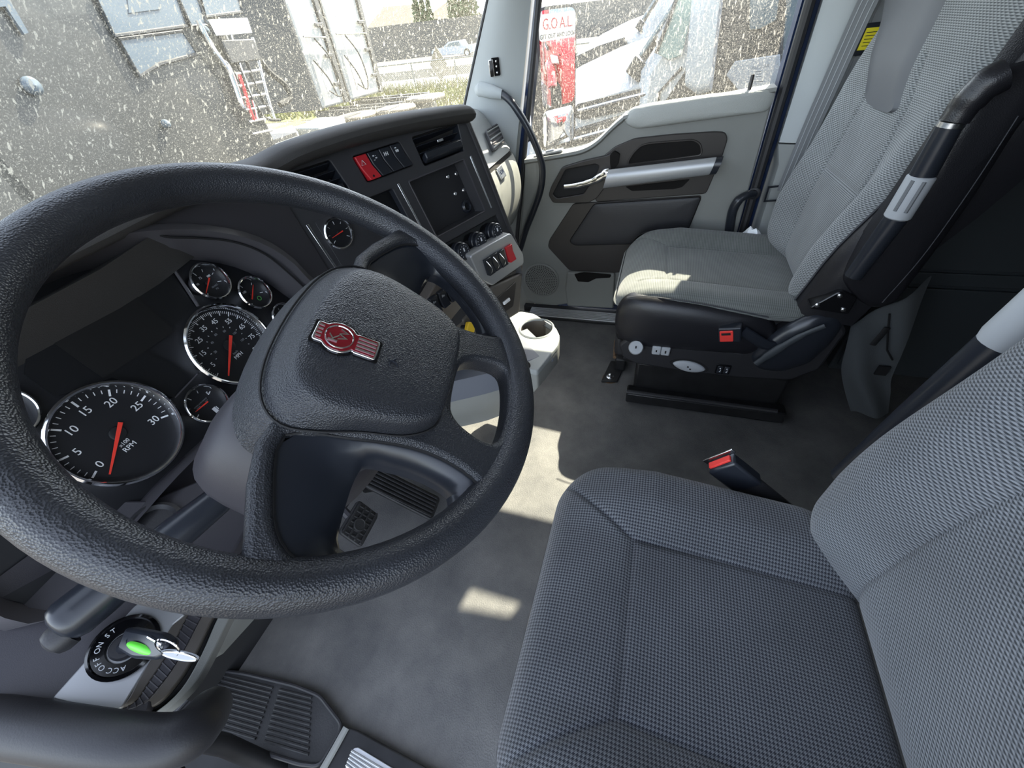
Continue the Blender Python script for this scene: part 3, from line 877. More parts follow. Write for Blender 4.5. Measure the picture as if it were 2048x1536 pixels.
for k in range(3):
    sw = rocker(CP, 0.1435 + k * 0.0283, 0.0825, 0.0265, 0.044, 0.010, 'satin_black', 'rocker_switch')
    su0, sv0 = 0.1425 + k * 0.0283, 0.0935
    bars = (((-3, 2, 0, 4), (1, -2, 4, 0), (-3, -4, -1, -3), (2, 2, 3, 3)), ((-4, -3, -3, 3), (3, -3, 4, 3), (-2, -.5, 2, .5), (-.5, -3, .5, 3)), ((-3, 3, -2, 5), (-1, 3, 0, 5), (-3, -3, -.5, 1), (.5, -3, 3, 1)))[k]
    obj('switch_symbol', join(*[CP.bx(su0 + a * 0.0012, su0 + c * 0.0012, sv0 + b * 0.0011, sv0 + d * 0.0011, 0.0022, 0.0030) for a, b, c, d in bars]), 'print_white', sw, smooth=False)
# chrome trim strips
for (x0, y0, x1, y1) in ((614, 449, 693, 567), (796, 367, 837, 444), (941, 312, 983, 416)):
    a_, b_ = CP.px(x0, y0, 0.001), CP.px(x1, y1, 0.001)
    if x0 == 796: b_ = (a_[0] + (b_[0] - a_[0]) * 1.55, a_[1] + (b_[1] - a_[1]) * 1.55)
    d_ = ((b_[0] - a_[0]), (b_[1] - a_[1]))
    L_ = math.hypot(*d_)
    n_ = (-d_[1] / L_ * 0.0026, d_[0] / L_ * 0.0026)
    obj('chrome_strip', CP.slab([(a_[0] - n_[0], a_[1] - n_[1]), (b_[0] - n_[0], b_[1] - n_[1]), (b_[0] + n_[0], b_[1] + n_[1]), (a_[0] + n_[0], a_[1] + n_[1])], -0.001, 0.0016), 'satin_silver', dash, bevel=0.0008)
# single gauge in its plate
obj('gauge_plate', CP.slab(rp([(-0.030, 0.032), (0.062, 0.034), (0.085, -0.19), (-0.012, -0.19)], 0.006), -0.001, 0.0012), 'dash_dark', dash, bevel=0.0006)
gauge(CP, 0.001, 0.0, 0.0282, 'application_gauge', (R_(188), 0.62, 0.3), smallmarks(R_(215), R_(-35), 6), 0.16,
      [], 0.003, 0.0018)
# heater controls
well('heater_bay', hv, 0.006, 'flat_black', 'gloss_black')
for k, u in enumerate((0.268, 0.334, 0.400)):
    kb = obj('heater_knob', lathe([(0.0235, -0.006), (0.0235, 0.004), (0.0215, 0.006), (0.0205, 0.016), (0.0185, 0.018), (0.0001, 0.018)], CP.P(u, -0.145, 0), CP.n, 28, ends=False), 'satin_black', dash)
    tk = []
    for j in range(10):
        a_ = R_(225 - 30 * j)
        tk.append(lathe([(0.0011, 0), (0.0011, 0.0004)], CP.P(u + math.cos(a_) * 0.0135, -0.145 + math.sin(a_) * 0.0135, 0.018), CP.n, 6))
    ob = obj('dial_marks', join(*tk), 'print_white', kb)
    ob['kind'] = 'stuff'
    obj('knob_pointer', CP.bx(u - 0.0016, u + 0.0016, -0.1445, -0.136, 0.018, 0.0195), 'print_white', kb)
    for j in range(12):
        pass
# lower silver shelf with its switch row
LO = Plane(CP.P(0.40, -0.228, 0.018), PB, PN.cross(PB) + PN * 0.25)
shp = LO.pp([(940, 512), (1022, 466), (1047, 508), (1048, 528), (985, 572), (962, 560)], 0)
obj('switch_shelf', LO.slab(rpoly(shp, 0.010), -0.03, 0.0), 'silver_paint', dash, bevel=0.004)
for k, (x, y, m, nm) in enumerate(((977, 533, 'satin_black', 'rocker_switch'), (990, 524, 'satin_black', 'rocker_switch'), (1003, 517, 'satin_black', 'rocker_switch'), (1019, 507, 'red_plastic', 'red_switch'))):
    u, v = LO.px(x, y, 0.004)
    sw = rocker(LO, u - 0.003, v, 0.026, 0.046, 0.010, m, nm, 0.008, 0.004, 0.0)
    if k < 3:
        arc = [LO.P(u - 0.012 + 0.010 * t, v + 0.020 - 0.038 * t, 0.010 + 0.012 * math.sin(math.pi * t)) for t in [j / 8 for j in range(9)]]
        obj('switch_guard', tube(arc, 0.0011, 6), 'satin_silver', sw)
# fascia below the shelf
fs_ = LO.pp([(905, 560), (962, 560), (985, 572), (1048, 528), (1046, 545), (1000, 590), (940, 640), (880, 660)], -0.012)
mat('fascia_beige', (0.12, 0.105, 0.092), 0.42)
obj('lower_fascia', LO.slab(fs_, -0.06, -0.014), 'fascia_beige', dash, bevel=0.004)
# three rockers seen through the wheel
RW = Plane(CP.P(0.235, -0.262, 0.020), PB, PN.cross(PB) + PN * 0.35)
pl4 = RW.pp([(846, 640), (882, 562), (925, 602), (880, 660)], 0)
obj('switch_bezel', RW.slab(RW.pp([(838, 632), (880, 560), (934, 606), (884, 668)], 0), -0.03, -0.004), 'fascia_beige', dash, bevel=0.003)
for k, (x, y) in enumerate(((852, 625), (869, 611), (886, 598), (902, 586))):
    u, v = RW.px(x, y, 0.004)
    sw = rocker(RW, u, v, 0.023, 0.042, 0.006, 'satin_black', 'rocker_switch', 0.010, 0.006, -0.004)
    obj('switch_symbol', join(RW.bx(u - 0.004, u - 0.001, v + 0.007, v + 0.013, 0.0062, 0.0070), RW.bx(u, u + 0.004, v + 0.009 - 0.001 * k, v + 0.011, 0.0062, 0.0070)), 'print_grey', sw, smooth=False)
# padded brow over the panels
top = [(-0.66, 0.345, 0.905), (-0.55, 0.340, 0.925)] 
br = [LP.P(-0.48, 0.082, 0.0), LP.P(-0.30, 0.092, 0.002), LP.P(-0.14, 0.103, 0.008)] + [CP.P(u, v, 0.014) for u, v in ((-0.08, 0.126), (-0.01, 0.135), (0.10, 0.138), (0.22, 0.134), (0.32, 0.127), (0.39, 0.121), (0.418, 0.117), (0.430, 0.113))]
bs = catmull(br, 6)
nb = len(bs)
rings = []
for i, p in enumerate(bs):
    e = min(1.0, 0.45 + 0.55 * i / 17) if i < nb - 8 else max(0.12, math.sqrt(max(0, 1 - ((i - (nb - 9)) / 8) ** 2)))
    sec = []
    for k in range(14):
        a_ = 2 * math.pi * k / 14
        yy = math.cos(a_) * 0.034 * e
        zz = math.sin(a_) * 0.0185 * e
        sec.append(p + V(0.1, 1, 0).normalized() * (yy + 0.012) + V(0, 0.0, 1) * (zz - 0.002))
    rings.append(sec)
obj('brow_pad', loft(rings), 'dash_top', dash)
# dash top running forward to the glass
tp = [LP.P(-0.66, 0.045, 0), LP.P(-0.30, 0.065, 0.0), LP.P(-0.12, 0.090, 0.0)] + [CP.P(u, v - 0.004, 0.0) for u, v in ((-0.05, 0.134), (0.10, 0.136), (0.22, 0.132), (0.39, 0.118))] + [V(0.30, 0.26, 0.86), V(0.62, 0.42, 0.845), V(0.86, 0.44, 0.835)]
tpf = [V(p.x, ws((p.x + 0.875) / 1.75, 0).y - 0.01, 0.815) for p in tp]
obj('dash_top', loft([[p, q, q + V(0, 0, -0.06), p + V(0, 0.03, -0.06)] for p, q in zip(tp, tpf)]), 'dash_top', dash, angle=20)
# stack side wall and body behind the panel
sd = [CP.P(0.425, 0.125, -0.004), CP.P(0.445, 0.02, -0.004), CP.P(0.470, -0.15, -0.004), CP.P(0.482, -0.215, -0.004), CP.P(0.47, -0.30, 0.0)]
obj('stack_side', loft([[p + V(-0.012, -0.004, 0), p + V(0.004, 0.010, 0), p + V(0.010, 0.10, -0.01), p + V(0.0, 0.30, -0.02), p + V(-0.03, 0.30, -0.02)] for p in sd]), 'dash_dark', dash)
obj('stack_edge', tube(catmull([p + V(0.002, 0.006, 0) for p in sd[:4]], 4), 0.010, 10), 'dash_dark', dash)
obj('dash_core', prism([CP.P(-0.06, -0.30, -0.06), CP.P(0.40, -0.30, -0.06), V(0.25, 0.60, 0.52), V(-0.25, 0.60, 0.52)], (0, 0.08, 0.28)), 'flat_black', dash, smooth=False)
# passenger side: upper trim, vent and glovebox
prof = [(0.44, 0.838), (0.385, 0.842), (0.352, 0.828), (0.318, 0.785), (0.268, 0.728), (0.238, 0.672), (0.226, 0.615), (0.227, 0.560), (0.240, 0.510), (0.268, 0.455), (0.310, 0.405), (0.37, 0.36)]
pc = [tuple(p[:2]) for p in catmull([(a_, b_, 0) for a_, b_ in prof], 4)]
def pdash(x, k, i0, i1):
    s = max(0.0, (x - 0.77) / 0.10)
    y, z = pc[i0 + k] if i0 + k <= i1 else pc[i1]
    return V(x, y + 0.035 * s * s, z)
def pstrip(nm, i0, i1, m, xs, inset=0.0):
    rings = []
    for x in xs:
        r_ = [pdash(x, k, i0, i1) + V(0, inset, 0) for k in range(i1 - i0 + 1)]
        rings.append(r_ + [r_[-1] + V(0, 0.08, 0.0), r_[0] + V(0, 0.08, -0.02)])
    return obj(nm, loft(rings), m, dash)
xs = [0.24, 0.4, 0.55, 0.7, 0.77, 0.80, 0.83, 0.85, 0.862]
pstrip('upper_trim', 0, 17, 'grey_trim', xs)
pstrip('trim_gap', 16, 19, 'taupe_dark', xs, 0.006)
gb = pstrip('glovebox_door', 18, 36, 'grey_plastic', [0.30, 0.4, 0.55, 0.7, 0.77, 0.80, 0.82, 0.832])
pstrip('glovebox_frame', 18, 38, 'grey_plastic', [0.836, 0.845, 0.855, 0.866], 0.004)
pstrip('under_panel', 36, 44, 'dash_dark', xs, 0.01)
# badge latch on the glovebox
GB = Plane(V(0.60, 0.2395, 0.677), (1, 0, 0), (0, 0.42, 0.90))
u, v = GB.px(1002, 345, 0.004)
obj('latch_badge', GB.slab(rpoly([(u - 0.024, v - 0.019), (u + 0.024, v - 0.019), (u + 0.024, v + 0.019), (u - 0.024, v + 0.019)], 0.004), -0.006, 0.008), 'satin_silver', gb, bevel=0.002)
obj('lettering', text(GB, 'KW', u, v, 0.020, 0.0085), 'blue_paint', gb, smooth=False)
# side vent near the door
VT = Plane(V(0.80, 0.298, 0.762), (1, 0.12, 0), (0, 0.66, 0.75))
vq = VT.pp([(972, 262), (994, 249), (1008, 283), (988, 301)], 0.004)
obj('side_vent', VT.slab(rpoly(vq, 0.006), -0.006, 0.004), 'rubber_black', dash, bevel=0.001)
for k in range(5):
    t = (k + 0.5) / 5
    a_ = [vq[0][i] + (vq[3][i] - vq[0][i]) * t for i in (0, 1)]
    b_ = [vq[1][i] + (vq[2][i] - vq[1][i]) * t for i in (0, 1)]
    obj('vent_slat', tube([VT.P(*a_, 0.006), VT.P(*b_, 0.006)], 0.0026, 6), 'hood_grey' if k % 2 else 'grey_trim', dash)
obj('vent_ring', tube([VT.P(*p, 0.004) for p in rpoly(vq, 0.008)], 0.0035, 6, closed=True), 'dash_dark', dash)

# --- lower console with cup holders
mat('hood_blue', (0.13, 0.14, 0.165), 0.45)
mat('cup_liner', (0.10, 0.088, 0.080), 0.4)
mat('trim_beige', (0.105, 0.094, 0.082), 0.45)
con = thing('centre_console', 'light grey cup holder console below the dash', 'console', (0.2, 0.05, 0.0))
CZ = XYP(0.35)
cup = CZ.px(1073, 657)
cupr = 0.050
tray = CZ.pp([(1005, 640), (1040, 622), (1068, 627), (1112, 655), (1120, 672), (1116, 690), (1074, 742), (1060, 738), (1000, 735), (960, 700)])
hole = [(cup[0] + cupr * math.cos(2 * math.pi * k / 40), cup[1] + cupr * math.sin(2 * math.pi * k / 40)) for k in range(40)]
obj('tray', shape2d(CZ, [rpoly(tray, 0.012), hole], -0.02, 0.0, 0.003), 'grey_trim', con)
obj('cup_well', lathe([(0.050, 0.0), (0.049, -0.03), (0.047, -0.095), (0.0001, -0.097)], CZ.P(*cup, -0.004), (0, 0, 1), 40, ends=False), 'cup_liner', con)
obj('cup_rim', lathe([(0.049, 0.001), (0.052, 0.004), (0.056, 0.001)], CZ.P(*cup, 0), (0, 0, 1), 40, ends=False), 'grey_trim', con)
sk_ = [CZ.P(u, v, -0.018) for u, v in rpoly(tray, 0.012)]
cx = sum((p for p in sk_), V(0, 0, 0)) / len(sk_)
obj('tray_skirt', loft([sk_, [cx + (p - cx) * 0.98 + V(0, 0, -0.05) for p in sk_], [cx + (p - cx) * 0.86 + V(0, 0.04, -0.13) for p in sk_]], caps=False), 'grey_plastic', con)
e0, e1_ = CZ.px(1117, 690), CZ.px(1074, 742)
u, v = CZ.px(1063, 725)
obj('small_well', lathe([(0.022, 0.0), (0.022, 0.0015), (0.0001, 0.0015)], CZ.P(u - 0.02, v + 0.02, 0), (0, 0, 1), 24, ends=False), 'taupe_dark', con)
# front of the stack under the switch shelf, with a drawer
FR = Plane(CP.P(0.40, -0.32, 0.004), PB, V(0, 0.18, 1))
obj('stack_front', FR.slab(FR.pp([(925, 640), (985, 572), (1046, 545), (1040, 625), (1000, 650), (960, 700)], 0), -0.10, 0.0), 'trim_beige', con, bevel=0.006)
obj('drawer', FR.slab(rpoly(FR.pp([(945, 640), (1032, 562), (1026, 612), (985, 642), (955, 672)], 0.002), 0.006), -0.01, 0.004), 'taupe_insert', con, bevel=0.002)
u, v = FR.px(1014, 603, 0.008)
obj('drawer_latch', FR.bx(u - 0.014, u + 0.014, v - 0.004, v + 0.005, 0.003, 0.010), 'print_white', con, bevel=0.002)
# knee bolster of the console, under the wheel
# left flank of the console, sweeping back from the toe board to the cup holder
topc = catmull([V(-0.24, 0.36, 0.40), V(-0.17, 0.27, 0.385), V(-0.105, 0.185, 0.370), V(-0.030, 0.085, 0.360), V(0.045, 0.005, 0.352), V(0.10, -0.045, 0.348)], 5)
botc = catmull([V(-0.18, 0.42, 0.14), V(-0.135, 0.32, 0.145), V(-0.095, 0.240, 0.150), V(-0.018, 0.100, 0.160), V(0.065, 0.02, 0.20), V(0.12, -0.02, 0.25)], 5)
def flank(t0, t1, out):
    rows = []
    for p, q in zip(topc, botc):
        d = (q - p)
        sec = []
        for k in range(7):
            t = t0 + (t1 - t0) * k / 6
            sec.append(p + d * t + V(-0.6, -0.8, 0) * (out + 0.022 * math.sin(math.pi * min(1, t * 1.1))))
        rows.append(sec + [sec[-1] + V(0.10, 0.10, 0.0), sec[0] + V(0.10, 0.10, 0)])
    return loft(rows)
obj('flank_band', flank(0.0, 0.30, 0.004), 'hood_blue', con)
obj('flank_skirt', flank(0.31, 1.0, 0.0), 'grey_plastic', con)
obj('console_body', prism([V(-0.02, 0.30, 0.0), V(0.26, 0.28, 0.0), V(0.28, 0.49, 0.0), V(-0.1, 0.49, 0.0)], (0, 0, 0.46)), 'dash_dark', con, smooth=False)
ykn = FR.px(940, 655, 0.03)
kn = FR.P(*ykn, 0.03)
pk_ = Plane(kn, CR, -CD, -_fw)
PK = Plane(kn, PB, V(0, 0.3, 0.95))
obj('parking_brake_knob', PK.slab(rpoly([(-0.018, 0), (0, 0.018), (0.018, 0), (0, -0.018)], 0.006), -0.006, 0.006), 'yellow_plastic', con, bevel=0.002)
obj('knob_stem', tube([kn, kn - PK.n * 0.03], 0.006, 10), 'satin_black', con)

# ------------------------------------------------------------------ steering wheel
TH = R_(37.75)
TURN = R_(15)
_u, _v, _n = V(1, 0, 0), V(0, math.cos(TH), math.sin(TH)), V(0, -math.sin(TH), math.cos(TH))
WH = Plane((-0.55, 0, 0.85), _u * math.cos(TURN) + _v * math.sin(TURN), _v * math.cos(TURN) - _u * math.sin(TURN), _n)
whl = thing('steering_wheel', 'large black leather steering wheel with a red and chrome badge', 'steering wheel', WH.o)
RR, rr = 0.211, 0.0184
obj('rim', tube([WH.P(RR * math.cos(2 * math.pi * k / 120), RR * math.sin(2 * math.pi * k / 120)) for k in range(120)], rr, 22, closed=True), 'wheel_worn', whl)
insR = [(0.106, -0.002), (0.155, -0.014), (0.182, -0.030), (0.1925, -0.052), (0.190, -0.083), (0.170, -0.120), (0.142, -0.150), (0.116, -0.170), (0.099, -0.172), (0.086, -0.140), (0.083, -0.10), (0.092, -0.05)]
holR = [(0.104, -0.068), (0.14, -0.065), (0.174, -0.072), (0.168, -0.104), (0.142, -0.138), (0.114, -0.156), (0.104, -0.146), (0.0985, -0.118), (0.099, -0.09)]
botm = [(-0.022, -0.128), (0.022, -0.128), (0.038, -0.135), (0.048, -0.152), (0.052, -0.176), (0.040, -0.188), (0.0, -0.193), (-0.040, -0.188), (-0.052, -0.176), (-0.048, -0.152), (-0.038, -0.135)]
mir = lambda p: [(-x, y) for x, y in reversed(p)]
arc = [(0.203 * math.cos(R_(a_)), 0.203 * math.sin(R_(a_))) for a_ in range(-6, -175, -6)]
body = [(0.0, -0.035), (0.055, -0.030), (0.078, -0.006), (0.096, 0.010), (0.118, 0.014), (0.15, 0.006), (0.18, -0.006), (0.197, -0.012)] + arc + [(-0.197, -0.012), (-0.18, -0.006), (-0.15, 0.006), (-0.118, 0.014), (-0.096, 0.010), (-0.078, -0.006), (-0.055, -0.030)]
sm2 = lambda p, k=3: [tuple(q[:2]) for q in catmull([(x, y, 0) for x, y in p], k, True)]
obj('spoke_body', shape2d(WH, [body, sm2(insR), sm2(mir(insR)), sm2(botm)], -0.017, 0.011, 0.006), 'wheel_leather', whl)
def resamp(lp, c, n=48):
    out = []
    for k in range(n):
        a_ = 2 * math.pi * k / n
        d = Vector((math.cos(a_), math.sin(a_)))
        best = 0
        for i in range(len(lp)):
            p, q = Vector(lp[i]) - Vector(c), Vector(lp[(i + 1) % len(lp)]) - Vector(c)
            e = q - p
            den = d.x * e.y - d.y * e.x
            if abs(den) < 1e-12: continue
            t = (p.x * e.y - p.y * e.x) / den
            s = (p.x * d.y - p.y * d.x) / den
            if t > 0 and -1e-6 <= s <= 1 + 1e-6: best = max(best, t)
        out.append((c[0] + d.x * best, c[1] + d.y * best))
    return out
for f_ in (lambda p: p, mir):
    o_, h_ = sm2(f_(insR)), sm2(f_(holR))
    cc = (sum(p[0] for p in h_) / len(h_), sum(p[1] for p in h_) / len(h_))
    A_, B_ = resamp(o_, cc), resamp(h_, cc)
    mid = lambda t: [(a[0] + (b[0] - a[0]) * t, a[1] + (b[1] - a[1]) * t) for a, b in zip(A_, B_)]
    lv = [(mid(-0.02), -0.004), (mid(0.0), 0.004), (mid(0.10), 0.0035), (mid(0.45), -0.001), (mid(0.72), -0.006), (mid(0.93), -0.013), (mid(1.0), -0.016), (mid(1.0), -0.026), (mid(0.85), -0.026)]
    obj('spoke_insert', loft([[WH.P(u, v, w_) for u, v in r_] for r_, w_ in lv], caps=False), 'satin_black', whl)
    obj('insert_seam', tube([WH.P(u, v, 0.006) for u, v in o_], 0.0014, 5, closed=True), 'flat_black', whl)
symm = lambda h: h + [(-x, y) for x, y in h[-2:0:-1]]
covF = sm2(symm([(0.0, 0.021), (0.045, 0.018), (0.072, 0.008), (0.084, -0.010), (0.085, -0.032), (0.081, -0.058), (0.074, -0.088), (0.061, -0.109), (0.045, -0.117), (0.0, -0.119)]), 4)
covB = sm2(symm([(0.0, 0.057), (0.058, 0.052), (0.098, 0.038), (0.116, 0.016), (0.108, -0.014), (0.090, -0.050), (0.079, -0.089), (0.064, -0.111), (0.047, -0.1185), (0.0, -0.1205)]), 4)
cc = (0.0, -0.050)
mixc = lambda t, k=1.0: [(cc[0] + (b_[0] + (f_[0] - b_[0]) * t - cc[0]) * k, cc[1] + (b_[1] + (f_[1] - b_[1]) * t - cc[1]) * k) for b_, f_ in zip(covB, covF)]
rg_c = [(mixc(0, 0.93), -0.034), (mixc(0), -0.024), (mixc(0.22), -0.004), (mixc(0.55), 0.012), (mixc(0.88), 0.0255), (mixc(1, 0.99), 0.0300), (mixc(1, 0.965), 0.0325), (mixc(1, 0.92), 0.0340), (mixc(1, 0.8), 0.0352), (mixc(1, 0.55), 0.0362), (mixc(1, 0.25), 0.0366), (mixc(1, 0.02), 0.0366)]
obj('airbag_cover', loft([[WH.P(u, v, w_) for u, v in r_] for r_, w_ in rg_c]), 'wheel_leather', whl)
obj('cover_seam', tube([WH.P(u, v, 0.0112) for u, v in mixc(0.50, 1.012)], 0.0012, 5, closed=True), 'flat_black', whl)
# badge on the cover
BG = Plane(WH.P(0, 0, 0.0366), WH.e1, WH.e2)
e_t, e_b = BG.px(633, 661), BG.px(752, 704)
bc = ((e_t[0] + e_b[0]) / 2, (e_t[1] + e_b[1]) / 2)
BL = math.hypot(e_t[0] - e_b[0], e_t[1] - e_b[1])
ba = Vector((e_t[0] - e_b[0], e_t[1] - e_b[1])).normalized()
BD = Plane(BG.P(*bc), BG.e1 * ba.y - BG.e2 * ba.x, BG.e1 * ba.x + BG.e2 * ba.y)
k_ = BL / 0.066
def bl(o=0.0):
    cyy, cr = 0.009 * k_, (0.0190 * k_ + o)
    pts = [(-0.0118 * k_ - o, 0.033 * k_ + o), (0.0118 * k_ + o, 0.033 * k_ + o), (0.0118 * k_ + o, 0.024 * k_)]
    pts += [(cr * math.cos(R_(a_)), cyy + cr * math.sin(R_(a_))) for a_ in range(42, -56, -8)]
    pts += [(0.0120 * k_ + o, -0.010 * k_), (0.0120 * k_ + o, -0.033 * k_ - o), (-0.0120 * k_ - o, -0.033 * k_ - o), (-0.0120 * k_ - o, -0.010 * k_)]
    pts += [(cr * math.cos(R_(a_)), cyy + cr * math.sin(R_(a_))) for a_ in range(236, 134, -8)]
    pts += [(-0.0118 * k_ - o, 0.024 * k_)]
    return rpoly(pts, 0.0022, 2)
bdg = obj('badge', BD.slab(bl(0.0014), -0.003, 0.0022), 'chrome', whl, bevel=0.0006, label='red enamel and chrome badge')
obj('badge_surround', BD.slab(bl(0.0034), -0.004, 0.0004), 'gloss_black', bdg)
obj('enamel', BD.slab(bl(-0.0004), 0.0, 0.0027), 'red_enamel', bdg)
obj('badge_ring', tube(BD.ring(0, 0.009 * k_, 0.0150 * k_, 0.0028, 40), 0.0007, 6, closed=True), 'chrome', bdg)
obj('letter', text(BD, 'K', -0.0040 * k_, 0.0140 * k_, 0.0150 * k_, 0.0032, ext=0.0007, sx=1.2), 'chrome', bdg, smooth=False)
obj('letter', text(BD, 'W', 0.0028 * k_, 0.0045 * k_, 0.0145 * k_, 0.0032, ext=0.0007, sx=1.1), 'chrome', bdg, smooth=False)
for j in range(4):
    x = (-0.0078 + 0.0052 * j) * k_
    obj('bar', BD.bx(x - 0.00115 * k_, x + 0.00115 * k_, -0.0318 * k_, -0.0105 * k_, 0.002, 0.0034), 'chrome', bdg)
    obj('bar', BD.bx(x - 0.0009 * k_, x + 0.0009 * k_, 0.0268 * k_, 0.0322 * k_, 0.002, 0.0034), 'chrome', bdg)
# moulded airbag pictogram below the badge
u, v = BG.px(787, 726)
obj('pictogram', join(tube([BG.P(u - 0.004, v - 0.006, -0.001), BG.P(u + 0.001, v - 0.002, 0), BG.P(u + 0.002, v + 0.005, 0)], 0.0007, 5), tube([BG.P(u - 0.006, v + 0.002, -0.001), BG.P(u - 0.001, v + 0.003, 0), BG.P(u + 0.006, v - 0.001, 0)], 0.0007, 5)), 'satin_black', whl)

# ------------------------------------------------------------------ column with stalks
col = thing('steering_column', 'black steering column shroud with control stalks behind the wheel', 'steering column', WH.P(0, -0.05, -0.2))
W0 = Plane((-0.55, 0, 0.85), _u, _v, _n)
def ssec(hw, t, b, w_, e=3.2, n=36, cx=0.0):
    out = []
    for k in range(n):
        a_ = 2 * math.pi * k / n
        c_, s_ = math.cos(a_), math.sin(a_)
        x = math.copysign(abs(c_) ** (2 / e), c_) * hw
        y = math.copysign(abs(s_) ** (2 / e), s_)
        out.append(W0.P(cx + x, (t if y > 0 else b) * abs(y) * (1 if y > 0 else -1), w_))
    return out
obj('shroud', loft([ssec(0.085, 0.03, 0.085, -0.036), ssec(0.100, 0.040, 0.095, -0.046), ssec(0.122, 0.050, 0.105, -0.075), ssec(0.134, 0.056, 0.11, -0.12), ssec(0.128, 0.057, 0.10, -0.16), ssec(0.09, 0.045, 0.08, -0.20)]), 'dash_purple', col)
obj('shroud_collar', loft([ssec(0.06, 0.03, 0.06, -0.19), ssec(0.05, 0.03, 0.05, -0.40)]), 'rubber_black', col)
sA, sB = through(455, 985, 0.455), through(98, 1272, 0.352)
pa = [sA + (sB - sA) * t for t in (0, 0.08, 0.3, 0.5, 0.505, 0.85, 0.9, 0.94, 0.965)]
obj('shift_stalk', tube(pa, [0.014, 0.0165, 0.018, 0.0185, 0.020, 0.0205, 0.0205, 0.018, 0.012], 24), 'satin_black', col)
d_ = (sB - sA).normalized()
obj('stalk_button', lathe([(0.0135, 0), (0.0135, 0.008), (0.011, 0.013), (0.006, 0.0155), (0.0001, 0.016)], sA + (sB - sA) * 0.955 + V(0, -0.002, -0.008), d_, 20), 'rubber_black', col)
obj('stalk_band', tube([sA + (sB - sA) * t for t in (0.40, 0.403)], 0.0188, 24), 'print_grey', col)
sp1 = Plane(sA + (sB - sA) * 0.43 + (CAM - sA).normalized() * 0.0195, d_, (CAM - sA).cross(d_))
if sp1.n.dot(CAM - sA) < 0: sp1 = Plane(sp1.o, sp1.e1, -sp1.e2)
obj('arrow_mark', tube([sp1.P(-0.005, -0.003), sp1.P(0.006, -0.003), sp1.P(0.001, 0.006)], 0.0005, 5, closed=True), 'print_white', col)
rA, rB = through(720, 600, 0.66), through(790, 522, 0.71)
obj('wiper_stalk', tube([rA, rA + (rB - rA) * 0.55, rA + (rB - rA) * 0.8, rB], [0.008, 0.009, 0.015, 0.013], 14, flat=(_n, 0.55)), 'silver_paint', col)
obj('stalk_tip', tube([rA + (rB - rA) * 0.86 + _n * 0.006, rB + _n * 0.006], [0.011, 0.010], 12, flat=(_n, 0.3)), 'gloss_black', col)

# ------------------------------------------------------------------ lower dash on the door side, ignition
IG = Plane(through(250, 1294, 0.39), (1, 0, 0), (0, 0.91, 0.41))
lower = thing('lower_dash_panel', 'dark lower dash panel with a silver ignition plate beside the door', 'dash panel', IG.P(0, -0.1, -0.1))
pan = IG.pp([(-60, 1090), (60, 1070), (200, 1000), (300, 1000), (470, 930), (520, 1010), (470, 1100), (345, 1240), (300, 1420), (240, 1475), (100, 1500), (-120, 1480), (-220, 1250)], -0.004)
obj('panel', IG.slab(pan, -0.03, -0.004), 'dash_purple', lower, bevel=0.003)
plate = IG.pp([(102, 1398), (268, 1212), (300, 1190), (372, 1228), (345, 1250), (243, 1418), (200, 1424)], 0.0)
obj('ignition_plate', IG.slab(rpoly(plate, 0.003), -0.012, 0.0), 'silver_paint', lower, bevel=0.0015)
# stepped trim strips that curve along the open edge of the panel
LN = ([(366, 1195), (345, 1238), (310, 1300), (277, 1358), (240, 1412), (150, 1424)], [(396, 1195), (372, 1238), (340, 1300), (300, 1362), (258, 1412), (160, 1428)], [(424, 1195), (400, 1238), (365, 1305), (325, 1365), (272, 1415), (170, 1432)],
      [(450, 1195), (424, 1238), (392, 1305), (352, 1368), (300, 1416), (185, 1440)], [(460, 1195), (434, 1238), (402, 1310), (362, 1378), (310, 1424), (255, 1450)], [(484, 1195), (458, 1238), (428, 1300), (393, 1362), (345, 1412), (290, 1450)])
LW = (0.0, -0.003, -0.0035, -0.007, -0.010, -0.014)
LP_ = [catmull([IG.P(*IG.px(x, y, w_), w_) for x, y in l_], 5) for l_, w_ in zip(LN, LW)]
for k, (nm, m) in enumerate((('trim_band', 'trim_beige'), ('ribbed_band', 'dash_purple'), ('trim_band', 'trim_beige'), ('edge_gap', 'flat_black'), ('edge_rail', 'grey_plastic'))):
    o_ = -0.006 if nm == 'edge_gap' else 0.0
    obj(nm, loft([[p + IG.n * o_, q + IG.n * o_, q - IG.n * 0.022, p - IG.n * 0.022] for p, q in zip(LP_[k], LP_[k + 1])]), m, lower, bevel=0.0012)
rb_ = []
for p, q in zip(LP_[1][::1], LP_[2][1::1]):
    rb_.append(tube([p + IG.n * 0.0004, q + IG.n * 0.0004], 0.0007, 4))
ob = obj('band_ribs', join(*rb_), 'hood_grey', lower)
ob['kind'] = 'stuff'
ig = IG.px(250, 1294)
iru = 0.028
obj('ignition_bezel', lathe([(iru, -0.002), (iru, 0.003), (iru * 0.9, 0.005), (iru * 0.86, 0.003), (iru * 0.5, 0.003), (iru * 0.46, -0.003), (0.0001, -0.003)], IG.P(*ig), IG.n, 40, ends=False), 'gloss_black', lower)
for s_, a0 in (('ACC', 210), ('OFF', 158), ('ON', 114), ('ST', 76)):
    for j, ch in enumerate(s_):
        a_ = R_(a0 - (j - (len(s_) - 1) / 2) * 15)
        obj('lettering', text(IG, ch, ig[0] + math.cos(a_) * iru * 0.68, ig[1] + math.sin(a_) * iru * 0.70, 0.0062, 0.0034, rot=a_ - math.pi / 2), 'print_white', lower, smooth=False)
obj('lock_barrel', lathe([(iru * 0.42, -0.003), (iru * 0.42, 0.003), (iru * 0.36, 0.005), (0.0001, 0.005)], IG.P(*ig), IG.n, 24, ends=False), 'rubber_black', lower)
